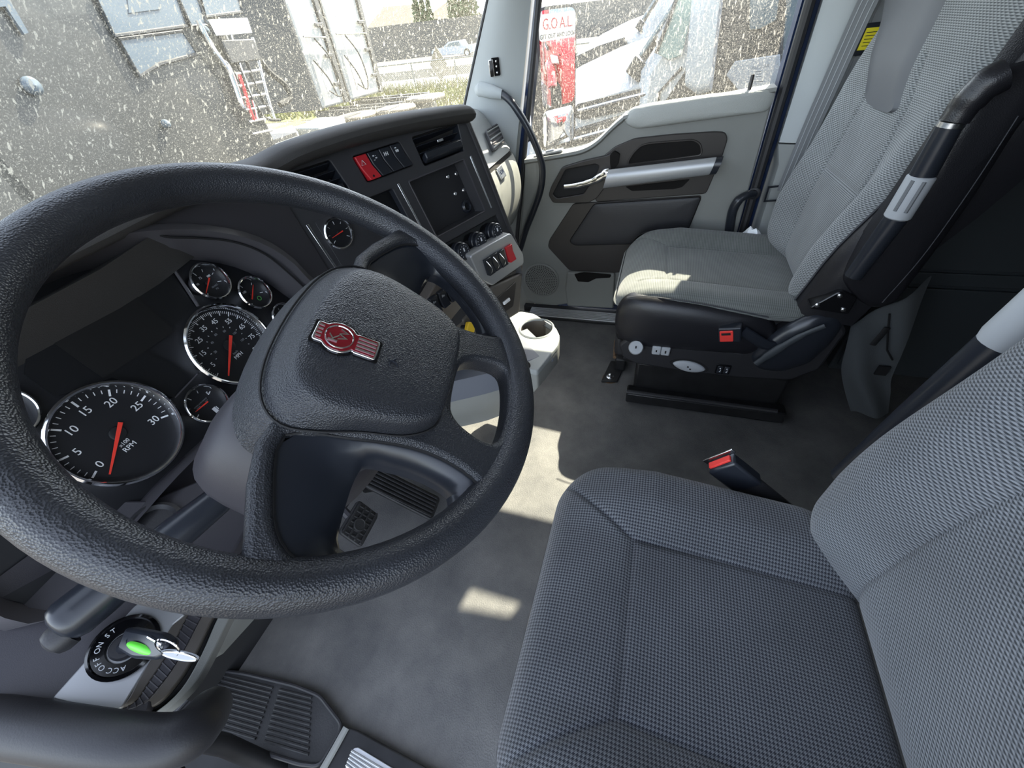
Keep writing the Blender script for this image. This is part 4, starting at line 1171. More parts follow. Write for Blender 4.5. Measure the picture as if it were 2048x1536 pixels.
kp = IG.px(345, 1062, 0.0)
obj('dial_ring', lathe([(0.026, -0.004), (0.026, 0.002), (0.022, 0.004), (0.018, 0.0), (0.0001, 0.0)], IG.P(*IG.px(310, 1048)), IG.n, 28, ends=False), 'rubber_black', lower)
# kick panel below
KPt = [V(-0.80, 0.44, 0.30), V(-0.68, 0.40, 0.30), V(-0.66, 0.50, 0.0), V(-0.80, 0.54, 0.0)]
obj('kick_panel', prism([V(-0.79, 0.40, 0.34), V(-0.79, 0.56, 0.0), V(-0.79, 0.74, 0.0), V(-0.79, 0.74, 0.34)], (0.125, -0.02, 0)), 'grey_plastic', lower, bevel=0.02)

# ------------------------------------------------------------------ key and tag
KY = thing('ignition_key', 'black key with a lime green insert sitting in the ignition', 'key', IG.P(*ig))
kA, kB = through(240, 1277, 0.372), through(328, 1300, 0.345)
KP_ = Plane((kA + kB) / 2, kB - kA, -CD + CR * 0.2)
if KP_.n.dot(CAM - kA) < 0: KP_ = Plane(KP_.o, KP_.e1, -KP_.e2)
KP_ = Plane(KP_.o, KP_.e1, KP_.e2 + KP_.n * -0.35)
hl = (kB - kA).length / 2
obj('key_head', KP_.slab(rpoly([(-hl, -0.009), (-hl * 0.2, -0.0125), (hl * 0.75, -0.009), (hl, -0.003), (hl, 0.006), (hl * 0.5, 0.010), (-hl, 0.009)], 0.004), -0.012, 0.0), 'satin_black', KY, bevel=0.003)
obj('key_shaft', tube([IG.P(*ig, 0.0), KP_.P(-hl * 0.6, 0, -0.006)], 0.007, 12), 'satin_black', KY)
gA, gB = through(252, 1287, 0.358), through(307, 1308, 0.346)
gC = KP_.P(*KP_.px(279, 1297, 0.001), 0.0005)
kc = Plane(gC, gB - gA, -CD + CR * 0.35)
if kc.n.dot(CAM - gC) < 0: kc = Plane(gC, gB - gA, CD - CR * 0.35)
gl_ = (gB - gA).length / 2
obj('green_insert', dome(kc, [(gl_ * math.cos(2 * math.pi * k / 24), 0.0036 * math.sin(2 * math.pi * k / 24)) for k in range(24)], -0.001, 0.004), 'lime_plastic', KY, label='lime green insert')
u, v = KP_.px(312, 1286, 0.001)
obj('key_clip', tube([KP_.P(u - 0.014, v + 0.003, 0.001), KP_.P(u + 0.010, v, 0.001)], 0.0015, 8), 'chrome', KY)
tg = thing('key_tag', 'white oval tag hanging on a steel ring from the key', 'key tag', through(345, 1300, 0.345))
rc_ = through(335, 1295, 0.342)
RP = Plane(rc_, CR + CD * 0.3, -CD + CR * 0.3 - _fw * 0.5)
obj('split_ring', tube(RP.ring(0, 0, 0.0105, 0, 28), 0.0010, 6, closed=True), 'chrome', tg)
tcn = through(361, 1310, 0.345)
TP = Plane(tcn, CR + CD * 0.16, -CD - _fw * 0.5)
ov = [(0.0162 * math.cos(2 * math.pi * k / 28), 0.0062 * math.sin(2 * math.pi * k / 28)) for k in range(28)]
obj('tag_plate', TP.slab(ov, -0.001, 0.001), 'tag_white', tg, bevel=0.0004)
obj('tag_border', tube([TP.P(u * 0.95, v * 0.95, 0.001) for u, v in ov], 0.0008, 5, closed=True), 'satin_silver', tg)

# ------------------------------------------------------------------ driver entry handle, footrest tread, step plate
hd = thing('entry_grab_handle', 'thick black grab handle at the driver doorway', 'grab handle', through(200, 1470, 0.34))
hpth = [through(-260, 1425, 0.36), through(-80, 1440, 0.345), through(80, 1462, 0.335), through(220, 1482, 0.33), through(320, 1486, 0.335), through(375, 1470, 0.345), through(402, 1445, 0.37), through(416, 1425, 0.41), through(424, 1415, 0.47)]
obj('bar', tube(catmull(hpth, 5), 0.0205, 18), 'rubber_black', hd)
FT = XYP(0.02)
ft = thing('footrest_tread', 'black ribbed rubber tread beside the driver doorway', 'tread mat', (-0.83, 0.35, 0))
fo = [FT.px(x, y) for x, y in ((430, 1340), (490, 1348), (590, 1372), (640, 1392), (686, 1452), (640, 1532), (600, 1528), (350, 1450), (340, 1440))]
obj('mat', FT.slab(rpoly(fo, 0.012), -0.02, 0.0), 'tread_rubber', ft, bevel=0.004)
for k in range(11):
    t = (k + 0.7) / 12
    a_ = (fo[0][0] + (fo[8][0] - fo[0][0]) * t, fo[0][1] + (fo[8][1] - fo[0][1]) * t)
    b_ = (fo[3][0] + (fo[5][0] - fo[3][0]) * t, fo[3][1] + (fo[5][1] - fo[3][1]) * t)
    for t0, t1 in ((0.05, 0.58), (0.64, 0.93)):
        p, q = [FT.P(a_[0] + (b_[0] - a_[0]) * tt, a_[1] + (b_[1] - a_[1]) * tt, 0.001) for tt in (t0, t1)]
        obj('rib', tube([p, q], 0.0026, 6), 'tread_rubber', ft)
obj('tread_border', tube([FT.P(u, v, 0.001) for u, v in rpoly(fo, 0.014)], 0.004, 8, closed=True), 'rubber_black', ft)
sl_ = sempty('trim_14', (-0.85, 0.0, 0), 'driver door sill with a ribbed aluminium step plate')
obj('sill', prism([FT.P(*FT.px(x, y, -0.01), -0.02) for x, y in ((689, 1452), (720, 1462), (900, 1560), (860, 1700), (640, 1560))], (0, 0, 0.022)), 'steel_dark', sl_, bevel=0.003)
obj('sill_edge', tube([FT.P(*FT.px(x, y), 0.004) for x, y in ((694, 1456), (672, 1496), (640, 1552))], 0.007, 8), 'grey_plastic', sl_)
pl5 = [FT.px(x, y, 0.004) for x, y in ((706, 1497), (716, 1494), (800, 1545), (870, 1590), (800, 1640), (690, 1538))]
obj('step_plate', FT.slab(rpoly(pl5, 0.004), 0.0, 0.005), 'aluminium', sl_, bevel=0.001)
for k in range(5):
    t = 0.12 + k * 0.17
    p, q = [pl5[0][i] + (pl5[5][i] - pl5[0][i]) * t for i in (0, 1)], [pl5[3][i] + (pl5[4][i] - pl5[3][i]) * t for i in (0, 1)]
    obj('rib', tube([FT.P(*p, 0.0065), FT.P(*q, 0.0065)], 0.0022, 6), 'aluminium', sl_)
obj('threshold', prism([through(-260, 1500, 0.62), through(330, 1500, 0.66), through(420, 1640, 0.66), through(-260, 1700, 0.60)], (0, 0.0, -0.03)), 'steel_dark', sl_, bevel=0.004)
obj('sill_step', box((-0.92, 0.1, -0.05), (0.19, 1.7, 0.06)), 'steel_dark', sl_, bevel=0.004)
# door-side sill tube under the handle
obj('sill_tube', tube([through(405, 1480, 0.70), through(450, 1490, 0.74), through(540, 1530, 0.80), through(640, 1570, 0.86)], 0.017, 12), 'steel_dark', sl_)

# ------------------------------------------------------------------ pedals
ac = thing('accelerator_pedal', 'long ribbed black accelerator pedal under the wheel', 'pedal', V(-0.30, 0.36, 0.0))
aA, aB = V(-0.330, 0.435, 0.205), V(-0.285, 0.215, 0.03)
AP = Plane((aA + aB) / 2, V(1, 0.1, 0), aA - aB)
if AP.n.z < 0: AP = Plane(AP.o, -AP.e1, AP.e2)
La = (aA - aB).length / 2
obj('pad', AP.slab(rpoly([(-0.038, -La), (0.038, -La), (0.038, La), (-0.030, La)], 0.015), -0.012, 0.0), 'tread_rubber', ac, bevel=0.003)
for k in range(6):
    x = -0.028 + k * 0.0112
    obj('rib', AP.bx(x - 0.003, x + 0.003, -La * 0.94, La * 0.94, 0.0, 0.004), 'tread_rubber', ac, bevel=0.001)
obj('pedal_arm', tube([AP.P(0, 0.02, -0.012), AP.P(0, 0.06, -0.09)], 0.010, 8), 'steel_dark', ac)
bk = thing('brake_pedal', 'square ribbed brake pedal pad left of the accelerator', 'pedal', V(-0.44, 0.38, 0.0))
BP = Plane(V(-0.435, 0.345, 0.135), V(1, 0.05, 0), V(0.05, 0.62, 0.78))
if BP.n.y > 0: BP = Plane(BP.o, -BP.e1, BP.e2)
obj('pad', BP.slab(rpoly([(-0.05, -0.036), (0.045, -0.036), (0.050, 0.036), (-0.045, 0.036)], 0.012), -0.012, 0.0), 'tread_rubber', bk, bevel=0.003)
for j in range(4):
    y = -0.027 + j * 0.018
    obj('rib', BP.bx(-0.044, 0.044, y - 0.003, y + 0.003, 0, 0.004), 'tread_rubber', bk, bevel=0.001)
for j in range(6):
    x = -0.036 + j * 0.0145
    obj('rib', BP.bx(x - 0.002, x + 0.002, -0.031, 0.031, 0, 0.0034), 'tread_rubber', bk, bevel=0.001)
obj('pedal_medallion', lathe([(0.017, 0), (0.017, 0.005), (0.014, 0.006), (0.013, 0.0045), (0.0001, 0.0045)], BP.P(-0.005, 0, 0), BP.n, 24, ends=False), 'tread_rubber', bk)
obj('pedal_arm', tube([BP.P(0.0, 0.02, -0.010), BP.P(0.03, 0.12, -0.02), BP.P(0.06, 0.24, -0.03)], 0.011, 8), 'dash_purple', bk)

# ------------------------------------------------------------------ seats
def seglist(pl): return [(Vector(a), Vector(b)) for a, b in zip(pl[:-1], pl[1:])]
def dseg(p, segs):
    d = 9.0
    for a, b in segs:
        e = b - a
        t = max(0, min(1, (p - a).dot(e) / max(e.length_squared, 1e-12)))
        d = min(d, (a + e * t - p).length)
    return d
def cushion(fr, HX, y0, y1, rc, re, hf, taper, bottom, seams, regions, parent, nx=130, ny=120, gd=0.006, gw=0.0045, back=False):
    """upholstered block: rounded footprint, height field hf(x, y), rolled edge re, stitched grooves; faces go to the region that owns them"""
    HY = (y1 - y0) / 2
    cy = (y0 + y1) / 2
    segs = [sg for s_ in seams for sg in seglist(s_)]
    vs, uv, ok = [], [], []
    def put(a, b, extra=None):
        X, Y = a * HX, b * HY
        qx, qy = max(-(HX - rc), min(HX - rc, X)), max(-(HY - rc), min(HY - rc, Y))
        dx, dy = X - qx, Y - qy
        if dx and dy:
            L = math.hypot(dx, dy)
            k = max(abs(dx), abs(dy)) / L
            dx, dy = dx * k, dy * k
        d = rc - math.hypot(dx, dy)
        x, y = (qx + dx), cy + qy + dy
        x *= taper(y)
        h = hf(x, y)
        if d < re:
            t = min(1, (re - d) / re)
            h -= re * (1 - math.sqrt(max(0, 1 - t * t)))
        if segs:
            g_ = dseg(Vector((x, y)), segs)
            if g_ < gw * 3: h -= gd * math.exp(-(g_ / gw) ** 2)
        return x, y, h
    da = lambda t: 0.45 * t + 0.55 * math.sin(t * math.pi / 2)
    for i in range(nx):
        for j in range(ny):
            x, y, h = put(da(-1 + 2 * i / (nx - 1)), da(-1 + 2 * j / (ny - 1)))
            vs.append(fr.P(x, y, h))
            uv.append((x, y + (h * 0.5 if False else 0)))
    faces = {}
    for i in range(nx - 1):
        for j in range(ny - 1):
            c_ = (da(-1 + 2 * (i + .5) / (nx - 1)) * HX, cy + da(-1 + 2 * (j + .5) / (ny - 1)) * HY)
            q = (i * ny + j, (i + 1) * ny + j, (i + 1) * ny + j + 1, i * ny + j + 1)
            faces.setdefault(regions(c_[0] * taper(c_[1]), c_[1]), []).append(q)
    # skirt
    bd = [i * ny for i in range(nx)] + [(nx - 1) * ny + j for j in range(1, ny)] + [i * ny + ny - 1 for i in range(nx - 2, -1, -1)] + [j for j in range(ny - 2, 0, -1)]
    rings = [[vs[k] for k in bd]]
    for t in (0.12, 0.5, 1.0):
        rr_ = []
        for k in bd:
            p = vs[k] - fr.o
            u, v, w_ = p.dot(fr.e1), p.dot(fr.e2), p.dot(fr.n)
            wt = w_ + (bottom - w_) * t
            bulge = 0.006 * math.sin(math.pi * t)
            L = math.hypot(u, v - cy) or 1
            rr_.append(fr.P(u * (1 - 0.03 * t) + bulge * u / L, v + bulge * (v - cy) / L, wt))
        rings.append(rr_)
    return vs, uv, faces, loft(rings, caps=False)
def put_regions(vs, uv, faces, spec, parent):
    for key, (nm, m, lab) in spec.items():
        fs = faces.get(key, [])
        if not fs: continue
        used = sorted({k for q in fs for k in q})
        mp = {k: i for i, k in enumerate(used)}
        obj(nm, ([vs[k] for k in used], [tuple(mp[k] for k in q) for q in fs]), m, parent, uv=[uv[k] for k in used], label=lab, angle=180)

# ---- driver seat -----------------------------------------------------------
ds = thing('driver_seat', 'near driver seat with a dark check cushion and pale grey backrest', 'seat', (-0.555, -0.45, 0))
dxc = -0.562
DC = Plane((dxc, 0, 0.385), (1, 0, 0), (0, 1, 0))
def dh(x, y):
    ax = abs(x)
    b_ = max(0.0, min(1.0, (ax - 0.115) / 0.075))
    bol = 0.036 * (b_ * b_ * (3 - 2 * b_)) * max(0.0, min(1.0, (-0.185 - y) / 0.16))
    tilt = 0.10 * (y + 0.42)
    fr_ = -0.035 * max(0, (y + 0.30) / 0.12) ** 2
    return 0.006 + bol + tilt + fr_ - 0.004 * math.cos(min(1, ax / 0.2) * math.pi / 2)
sy = -0.318
seams = [[(0.128, -0.66), (0.126, -0.45), (0.122, sy), (0.165, -0.245), (0.205, -0.190)], [(-0.128, -0.66), (-0.126, -0.45), (-0.122, sy), (-0.165, -0.245), (-0.205, -0.190)], [(-0.122, sy), (0.122, sy)]]
def sreg(x, y):
    lim = 0.1265 if y < sy else 0.122 + (y - sy) / 0.128 * 0.083
    if x > lim: return 'R'
    if x < -lim: return 'L'
    return 'C' if y < sy else 'F'
vs, uv, fc, skt = cushion(DC, 0.258, -0.66, -0.172, 0.085, 0.035, dh, lambda y: 1.0, -0.12, seams, sreg, ds, 170, 160)
put_regions(vs, uv, fc, {'C': ('cushion_centre', 'cloth_dark', None), 'F': ('thigh_panel', 'cloth_dark', None), 'R': ('cushion_bolster', 'cloth_dark', None), 'L': ('cushion_bolster', 'cloth_dark', None)}, ds)
obj('cushion_side', skt, 'seat_leather', ds)
obj('seat_base', box((-0.555, -0.42, 0.125), (0.40, 0.44, 0.25)), 'flat_black', ds, bevel=0.02)
# backrest
ra = R_(11)
DB = Plane((dxc, -0.625, 0.375), (-1, 0, 0), (0, -math.sin(ra), math.cos(ra)))
def bh(x, y):
    ax = abs(x)
    b_ = max(0.0, min(1.0, (ax - 0.11) / 0.09))
    bol = 0.050 * (b_ * b_ * (3 - 2 * b_)) * max(0.0, 1 - max(0, (y - 0.45) / 0.25))
    return bol + 0.016 * math.exp(-((y - 0.2) / 0.13) ** 2) - 0.02 * max(0, (0.06 - y) / 0.06) ** 2 - 0.05 * max(0, y - 0.35) ** 2
bseam = [[(0.118, 0.0), (0.122, 0.06), (0.132, 0.30), (0.118, 0.55), (0.10, 0.74)], [(-0.118, 0.0), (-0.122, 0.06), (-0.132, 0.30), (-0.118, 0.55), (-0.10, 0.74)]]
def breg(x, y):
    lim = 0.12 + 0.05 * y if y < 0.3 else 0.135 - 0.07 * (y - 0.3)
    return 'R' if x < -lim else 'L' if x > lim else 'C'
vs, uv, fc, skt = cushion(DB, 0.262, -0.03, 0.78, 0.10, 0.045, bh, lambda y: 1.0 - 0.05 * max(0, 0.12 - y) / 0.12 - 0.30 * max(0, y - 0.4) ** 1.3, -0.085, bseam, breg, ds, 150, 210)
put_regions(vs, uv, fc, {'C': ('backrest_centre', 'cloth_back', None), 'R': ('backrest_bolster', 'cloth_back', None), 'L': ('backrest_bolster', 'cloth_back', None)}, ds)
obj('backrest_shell', skt, 'seat_leather', ds)
# folded armrest on the inboard side
def armrest(root, p0, p1, side, r=0.021):
    d = (p1 - p0)
    a_ = p0 + d * 0.55
    obj('armrest_tube', tube([p0, p0 + d * 0.3, a_, p0 + d * 0.56], [r * 0.9, r, r, r * 0.98], 18), 'satin_black', root)
    obj('armrest_grip', tube([a_, a_ + d * 0.02, a_ + d * 0.20, a_ + d * 0.22], [r * 0.98, r * 1.08, r * 1.08, r], 18), 'knob_grey', root)
    obj('armrest_tube', tube([a_ + d * 0.22, p0 + d * 0.98, p1], [r * 0.98, r, r * 0.9], 18), 'satin_black', root)
armrest(ds, V(-0.235, -0.665, 0.40), V(-0.235, -0.745, 0.95), 1, 0.024)
obj('armrest_pad', tube([V(-0.225, -0.73, 0.37), V(-0.225, -0.74, 0.45), V(-0.225, -0.79, 0.75), V(-0.225, -0.82, 0.95)], [0.03, 0.045, 0.05, 0.04], 16, flat=(V(1, 0, 0), 0.7)), 'seat_leather', ds)
# buckle on its stalk
bA, bB = V(-0.272, -0.640, 0.275), V(-0.272, -0.452, 0.432)
bd_ = (bB - bA).normalized()
BK = Plane(bA, V(1, 0, 0), bd_)
obj('buckle_sleeve', tube([bA, bA + bd_ * 0.05, bA + bd_ * 0.17, bA + bd_ * 0.175], [0.020, 0.024, 0.025, 0.024], 16, flat=(V(1, 0, 0), 0.5)), 'rubber_black', ds)
obj('buckle_head', box(bA + bd_ * 0.205, (0.026, 0.055, 0.075), (V(1, 0, 0), BK.n, bd_)), 'satin_black', ds, bevel=0.005)
obj('buckle_button', box(bA + bd_ * 0.2435, (0.012, 0.042, 0.006), (V(1, 0, 0), BK.n, bd_)), 'red_bright', ds, bevel=0.001, label='red release button')
obj('buckle_plate', box(bA + bd_ * 0.245 + V(0.012, 0, 0), (0.003, 0.060, 0.012), (V(1, 0, 0), BK.n, bd_)), 'satin_silver', ds, bevel=0.0008)
obj('buckle_anchor', box(bA - bd_ * 0.02, (0.03, 0.06, 0.03), (V(1, 0, 0), BK.n, bd_)), 'satin_silver', ds, bevel=0.003)

# ---- passenger seat --------------------------------------------------------
ps = thing('passenger_seat', 'far passenger seat in pale grey cloth with black leather sides', 'seat', (0.56, -0.45, 0))
pxc = 0.56
PCs = Plane((pxc, 0, 0.405), (1, 0, 0), (0, 1, 0))
def ph(x, y):
    ax = abs(x)
    b_ = max(0.0, min(1.0, (ax - 0.115) / 0.075))
    bol = 0.030 * (b_ * b_ * (3 - 2 * b_)) * max(0.0, min(1.0, (-0.22 - y) / 0.16))
    return 0.008 + bol + 0.07 * (y + 0.42) - 0.030 * max(0, (y + 0.31) / 0.10) ** 2
seams = [[(0.128, -0.66), (0.126, -0.45), (0.122, -0.345), (0.165, -0.275), (0.20, -0.215)], [(-0.122, -0.345), (0.122, -0.345)], [(-0.128, -0.66), (-0.126, -0.45), (-0.122, -0.345), (-0.15, -0.26)]]
def preg(x, y):
    lim = 0.1265 if y < -0.345 else 0.122 + (y + 0.345) / 0.128 * 0.083
    if x > lim: return 'R'
    if x < -lim: return 'L'
    return 'C' if y < -0.345 else 'F'
vs, uv, fc, skt = cushion(PCs, 0.250, -0.76, -0.195, 0.085, 0.035, ph, lambda y: 1.0, -0.035, seams, preg, ps, 110, 110)
put_regions(vs, uv, fc, {'C': ('cushion_centre', 'cloth_grey', None), 'F': ('thigh_panel', 'cloth_grey', None), 'R': ('cushion_bolster', 'cloth_grey', None), 'L': ('cushion_bolster', 'cloth_grey', None)}, ps)
obj('cushion_edge', skt, 'cloth_grey', ps, uv=[(p.y, p.z) for p in [V(q) for q in skt[0]]])
# leather sides of the cushion
sd_ = [(-0.235, 0.418), (-0.206, 0.37), (-0.204, 0.30), (-0.222, 0.255), (-0.30, 0.235), (-0.64, 0.245), (-0.67, 0.33), (-0.62, 0.385), (-0.45, 0.412), (-0.30, 0.426)]
for sgn in (-1, 1):
    SP_ = Plane((pxc + sgn * 0.252, 0, 0), (0, 1, 0), (0, 0, 1), (sgn, 0, 0))
    obj('leather_side', dome(SP_, rpoly(sd_, 0.03), -0.03, 0.052, rings=(1, 0.99, 0.96, 0.9, 0.8, 0.6, 0.3), pw=3), 'seat_leather', ps)
    if sgn < 0:
        st = [SP_.P(u, v, 0.004) for u, v in ((-0.235, 0.420), (-0.30, 0.428), (-0.45, 0.414), (-0.62, 0.387))]
        obj('stitch_line', tube(catmull(st, 5), 0.0016, 5), 'stitch', ps)
obj('cushion_pan', box((pxc, -0.43, 0.30), (0.48, 0.44, 0.12)), 'seat_leather', ps, bevel=0.02)
# lower control module on the inboard side
BX = Plane((0.305, 0, 0), (0, -1, 0), (0, 0, 1), (-1, 0, 0))
mod = BX.pp([(1237, 690), (1262, 672), (1330, 683), (1480, 705), (1520, 690), (1600, 640), (1680, 640), (1695, 665), (1640, 740), (1580, 762), (1480, 757), (1370, 745), (1270, 728), (1245, 716)], 0)
obj('control_module', BX.slab(rpoly(mod, 0.012), -0.05, 0.0), 'rubber_black', ps, bevel=0.008)
obj('module_front', box((pxc, -0.235, 0.215), (0.46, 0.05, 0.09)), 'rubber_black', ps, bevel=0.015)
obj('front_wear', tube([V(0.325, -0.215, 0.17), V(0.42, -0.208, 0.17)], 0.006, 6), 'rust', ps)
# knob, rocker, oval lever, heater switches
u, v = BX.px(1272, 694, 0.012)
kn_ = obj('height_knob', lathe([(0.023, -0.01), (0.023, 0.028), (0.0205, 0.032), (0.0001, 0.032)], BX.P(u, v - 0.012, 0.0), BX.n + V(0, 0, 0.8), 24, ends=False), 'knob_grey', ps)
obj('arrow_mark', box(BX.P(u, v - 0.012, 0.0) + (BX.n + V(0, 0, 0.8)).normalized() * 0.0322, (0.004, 0.004, 0.008)), 'flat_black', kn_)
for k, (x, y) in enumerate(((1313, 700), (1331, 703))):
    u, v = BX.px(x, y, 0.008)
    rk = obj('tilt_rocker', BX.bx(u - 0.0135, u + 0.0135, v - 0.016, v + 0.016, -0.002, 0.011 + 0.003 * (k == 0)), 'knob_grey', ps, bevel=0.004)
    obj('arrow_mark', BX.bx(u - 0.002, u + 0.002, v - 0.004, v + 0.004, 0.010, 0.0145), 'flat_black', rk)
u, v = BX.px(1378, 735, 0.008)
lens_ = []
for k in range(28):
    a_ = 2 * math.pi * k / 28
    lens_.append((u + 0.050 * math.cos(a_), v - 0.006 * math.cos(a_) + 0.021 * math.copysign(abs(math.sin(a_)) ** 1.3, math.sin(a_))))
obj('lever_recess', BX.slab([(u + (a - u) * 1.2, v + (b - v) * 1.25) for a, b in lens_], -0.001, 0.0015), 'flat_black', ps)
lv_ = obj('oval_lever', dome(BX, lens_, 0.001, 0.010), 'knob_grey', ps)
for s_ in (-1, 1): obj('arrow_mark', BX.bx(u - 0.004 * s_ - 0.003, u - 0.004 * s_ + 0.003, v + 0.004 * s_ - 0.002, v + 0.004 * s_ + 0.002, 0.0105, 0.0118), 'flat_black', lv_)
u, v = BX.px(1446, 739, 0.003)
hs_ = obj('heater_switches', BX.slab(rpoly([(u - 0.021, v - 0.018), (u + 0.021, v - 0.018), (u + 0.021, v + 0.018), (u - 0.021, v + 0.018)], 0.003), -0.002, 0.004), 'gloss_black', ps, bevel=0.001)
for s_ in (-1, 1):
    obj('switch_button', BX.bx(u + s_ * 0.0095 - 0.0075, u + s_ * 0.0095 + 0.0075, v - 0.014, v + 0.014, 0.003, 0.007), 'satin_black', hs_, bevel=0.002)
    obj('seat_symbol', join(BX.bx(u + s_ * 0.0095 - 0.001, u + s_ * 0.0095 + 0.003, v - 0.008, v - 0.005, 0.007, 0.0074), BX.bx(u + s_ * 0.0095 + 0.0015, u + s_ * 0.0095 + 0.003, v - 0.006, v + 0.001, 0.007, 0.0074), lathe([(0.0022, 0), (0.0022, 0.0004)], BX.P(u + s_ * 0.0095, v + 0.006, 0.007), BX.n, 10)), 'print_white', hs_, smooth=False)
# red buckle clipped on the side
u, v = BX.px(1460, 668, 0.03)
BKp = Plane(BX.P(u, v, 0.02), V(-0.25, -1, 0.35), V(0, 0.35, 1))
if BKp.n.x > 0: BKp = Plane(BKp.o, BKp.e1, -BKp.e2)
bkl = obj('belt_buckle', BKp.slab(rpoly([(-0.030, -0.026), (0.028, -0.026), (0.034, 0.024), (-0.026, 0.024)], 0.005), -0.014, 0.016), 'satin_black', ps, bevel=0.004)
obj('buckle_button', BKp.slab(rpoly([(-0.025, -0.021), (0.010, -0.021), (0.013, 0.016), (-0.022, 0.016)], 0.003), 0.014, 0.0185), 'red_bright', bkl, bevel=0.001, label='red release button')
obj('buckle_slot', BKp.bx(-0.018, 0.006, 0.002, 0.010, 0.0180, 0.0190), 'flat_black', bkl)
obj('buckle_strap', tube([BKp.P(0.03, 0, -0.004), BX.P(*BX.px(1530, 690, 0.02), 0.02), BX.P(*BX.px(1600, 700, 0.0), 0.0)], 0.016, 10, flat=(V(1, 0, 0), 0.4)), 'satin_black', ps)
# recliner cover
rcv = BX.pp([(1500, 722), (1530, 690), (1580, 655), (1640, 632), (1680, 634), (1692, 655), (1670, 690), (1620, 735), (1560, 752), (1515, 745)], 0.02)
obj('recliner_cover', dome(BX, rpoly(rcv, 0.02), -0.005, 0.03, rings=(1, 0.98, 0.93, 0.85, 0.7, 0.5, 0.25), pw=2.4), 'satin_black', ps)
rl = [BX.P(*BX.px(x, y, 0.03), 0.03) for x, y in ((1512, 728), (1535, 712), (1570, 690), (1610, 668), (1650, 652))]
obj('recline_lever', tube(catmull(rl, 4), [0.010] * 4 + [0.013] * 4 + [0.010] * 4 + [0.007] * 5, 12, flat=(V(1, 0, 0), 0.6)), 'cabinet_dark', ps)
hg = BX.px(1660, 605, 0.03)
obj('hinge_plate', BX.slab(rpoly([(hg[0] - 0.04, hg[1] - 0.02), (hg[0] + 0.05, hg[1] - 0.03), (hg[0] + 0.05, hg[1] + 0.02), (hg[0] + 0.01, hg[1] + 0.035)], 0.008), -0.01, 0.032), 'gloss_black', ps, bevel=0.002)
for du, dv in ((-0.025, -0.008), (0.012, 0.022), (0.034, -0.016)):
    obj('hinge_bolt', lathe([(0.006, 0), (0.006, 0.003), (0.003, 0.005), (0.0001, 0.005)], BX.P(hg[0] + du, hg[1] + dv, 0.032), BX.n, 12, ends=False), 'satin_silver', ps)
# suspension box and its floor bracket
obj('suspension_box', box((0.54, -0.52, 0.09), (0.44, 0.46, 0.15)), 'steel_dark', ps, bevel=0.01)
obj('base_rail', box((0.305, -0.52, 0.028), (0.05, 0.50, 0.045)), 'steel_dark', ps, bevel=0.006)
obj('rail_lip', tube([V(0.285, -0.27, 0.055), V(0.285, -0.74, 0.055)], 0.008, 8), 'rubber_black', ps)
obj('bellows', loft([[V(pxc + s * (0.2 + 0.01 * (k % 2)) * a, -0.46 + 0.21 * b * (1 + 0.04 * (k % 2)), 0.13 + 0.02 * k) for a, b, s in ((-1, -1, 1), (1, -1, 1), (1, 1, 1), (-1, 1, 1))] for k in range(5)]), 'flat_black', ps, smooth=False)
bt = Fz.px(1220, 757)
obj('floor_bracket', prism([V(bt[0] - 0.03, bt[1] + 0.03, 0.001), V(bt[0] + 0.10, bt[1] + 0.01, 0.001), V(bt[0] + 0.10, bt[1] - 0.05, 0.001), V(bt[0] - 0.02, bt[1] - 0.03, 0.001)], (0, 0, 0.008)), 'steel_dark', ps, bevel=0.002)
obj('bracket_rust', lathe([(0.030, 0), (0.030, 0.0015), (0.001, 0.0016)], V(bt[0], bt[1], 0.0), (0, 0, 1), 14), 'rust', ps)
obj('bracket_bolt', lathe([(0.015, 0), (0.015, 0.003), (0.009, 0.004), (0.008, 0.014), (0.004, 0.016), (0.0001, 0.016)], V(bt[0], bt[1], 0.008), (0, 0, 1), 14, ends=False), 'satin_silver', ps)
obj('bracket_arm', prism([V(bt[0] + 0.05, bt[1] - 0.01, 0.0), V(bt[0] + 0.05, bt[1] - 0.05, 0.0), V(bt[0] + 0.12, bt[1] - 0.05, 0.0), V(bt[0] + 0.12, bt[1] - 0.01, 0.0)], (0, 0, 0.06)), 'steel_dark', ps, bevel=0.006)
# backrest
pa_ = R_(9.5)
PBk = Plane((pxc, -0.70, 0.40), (-1, 0, 0), (0, -math.sin(pa_), math.cos(pa_)))
def pbh(x, y):
    ax = abs(x)
    b_ = max(0.0, min(1.0, (ax - 0.11) / 0.09))
    amp = 0.058 if y < 0.15 else 0.058 - 0.065 * min(1, (y - 0.15) / 0.42)
    bol = amp * (b_ * b_ * (3 - 2 * b_))
    return bol + 0.010 * math.exp(-((y - 0.2) / 0.14) ** 2) + 0.018 * min(1, max(0, (y - 0.30) / 0.2)) - 0.165 * x * min(1, max(0, y) / 0.45)
pw_ = lambda y: 1.0 - 0.06 * max(0, 0.12 - y) / 0.12 - 0.35 * max(0, y - 0.62) ** 1.15
bseam = [[(0.105, 0.0), (0.112, 0.10), (0.118, 0.28), (0.085, 0.46), (0.052, 0.53)], [(-0.105, 0.0), (-0.112, 0.10), (-0.118, 0.28), (-0.085, 0.46), (-0.052, 0.53)], [(-0.117, 0.27), (0.117, 0.27)]]
def pbr(x, y):
    lim = 0.105 + 0.05 * y if y < 0.28 else 0.119 - (y - 0.28) / 0.25 * 0.066
    if y > 0.53: return 'U'
    if y > 0.28 and abs(x) > lim and False: return 'U'
    return 'R' if x < -lim else 'L' if x > lim else ('C' if y > 0.27 else 'B')
vs, uv, fc, skt = cushion(PBk, 0.232, -0.02, 0.98, 0.09, 0.062, pbh, pw_, -0.03, bseam, pbr, ps, 130, 190, 0.009, 0.005)
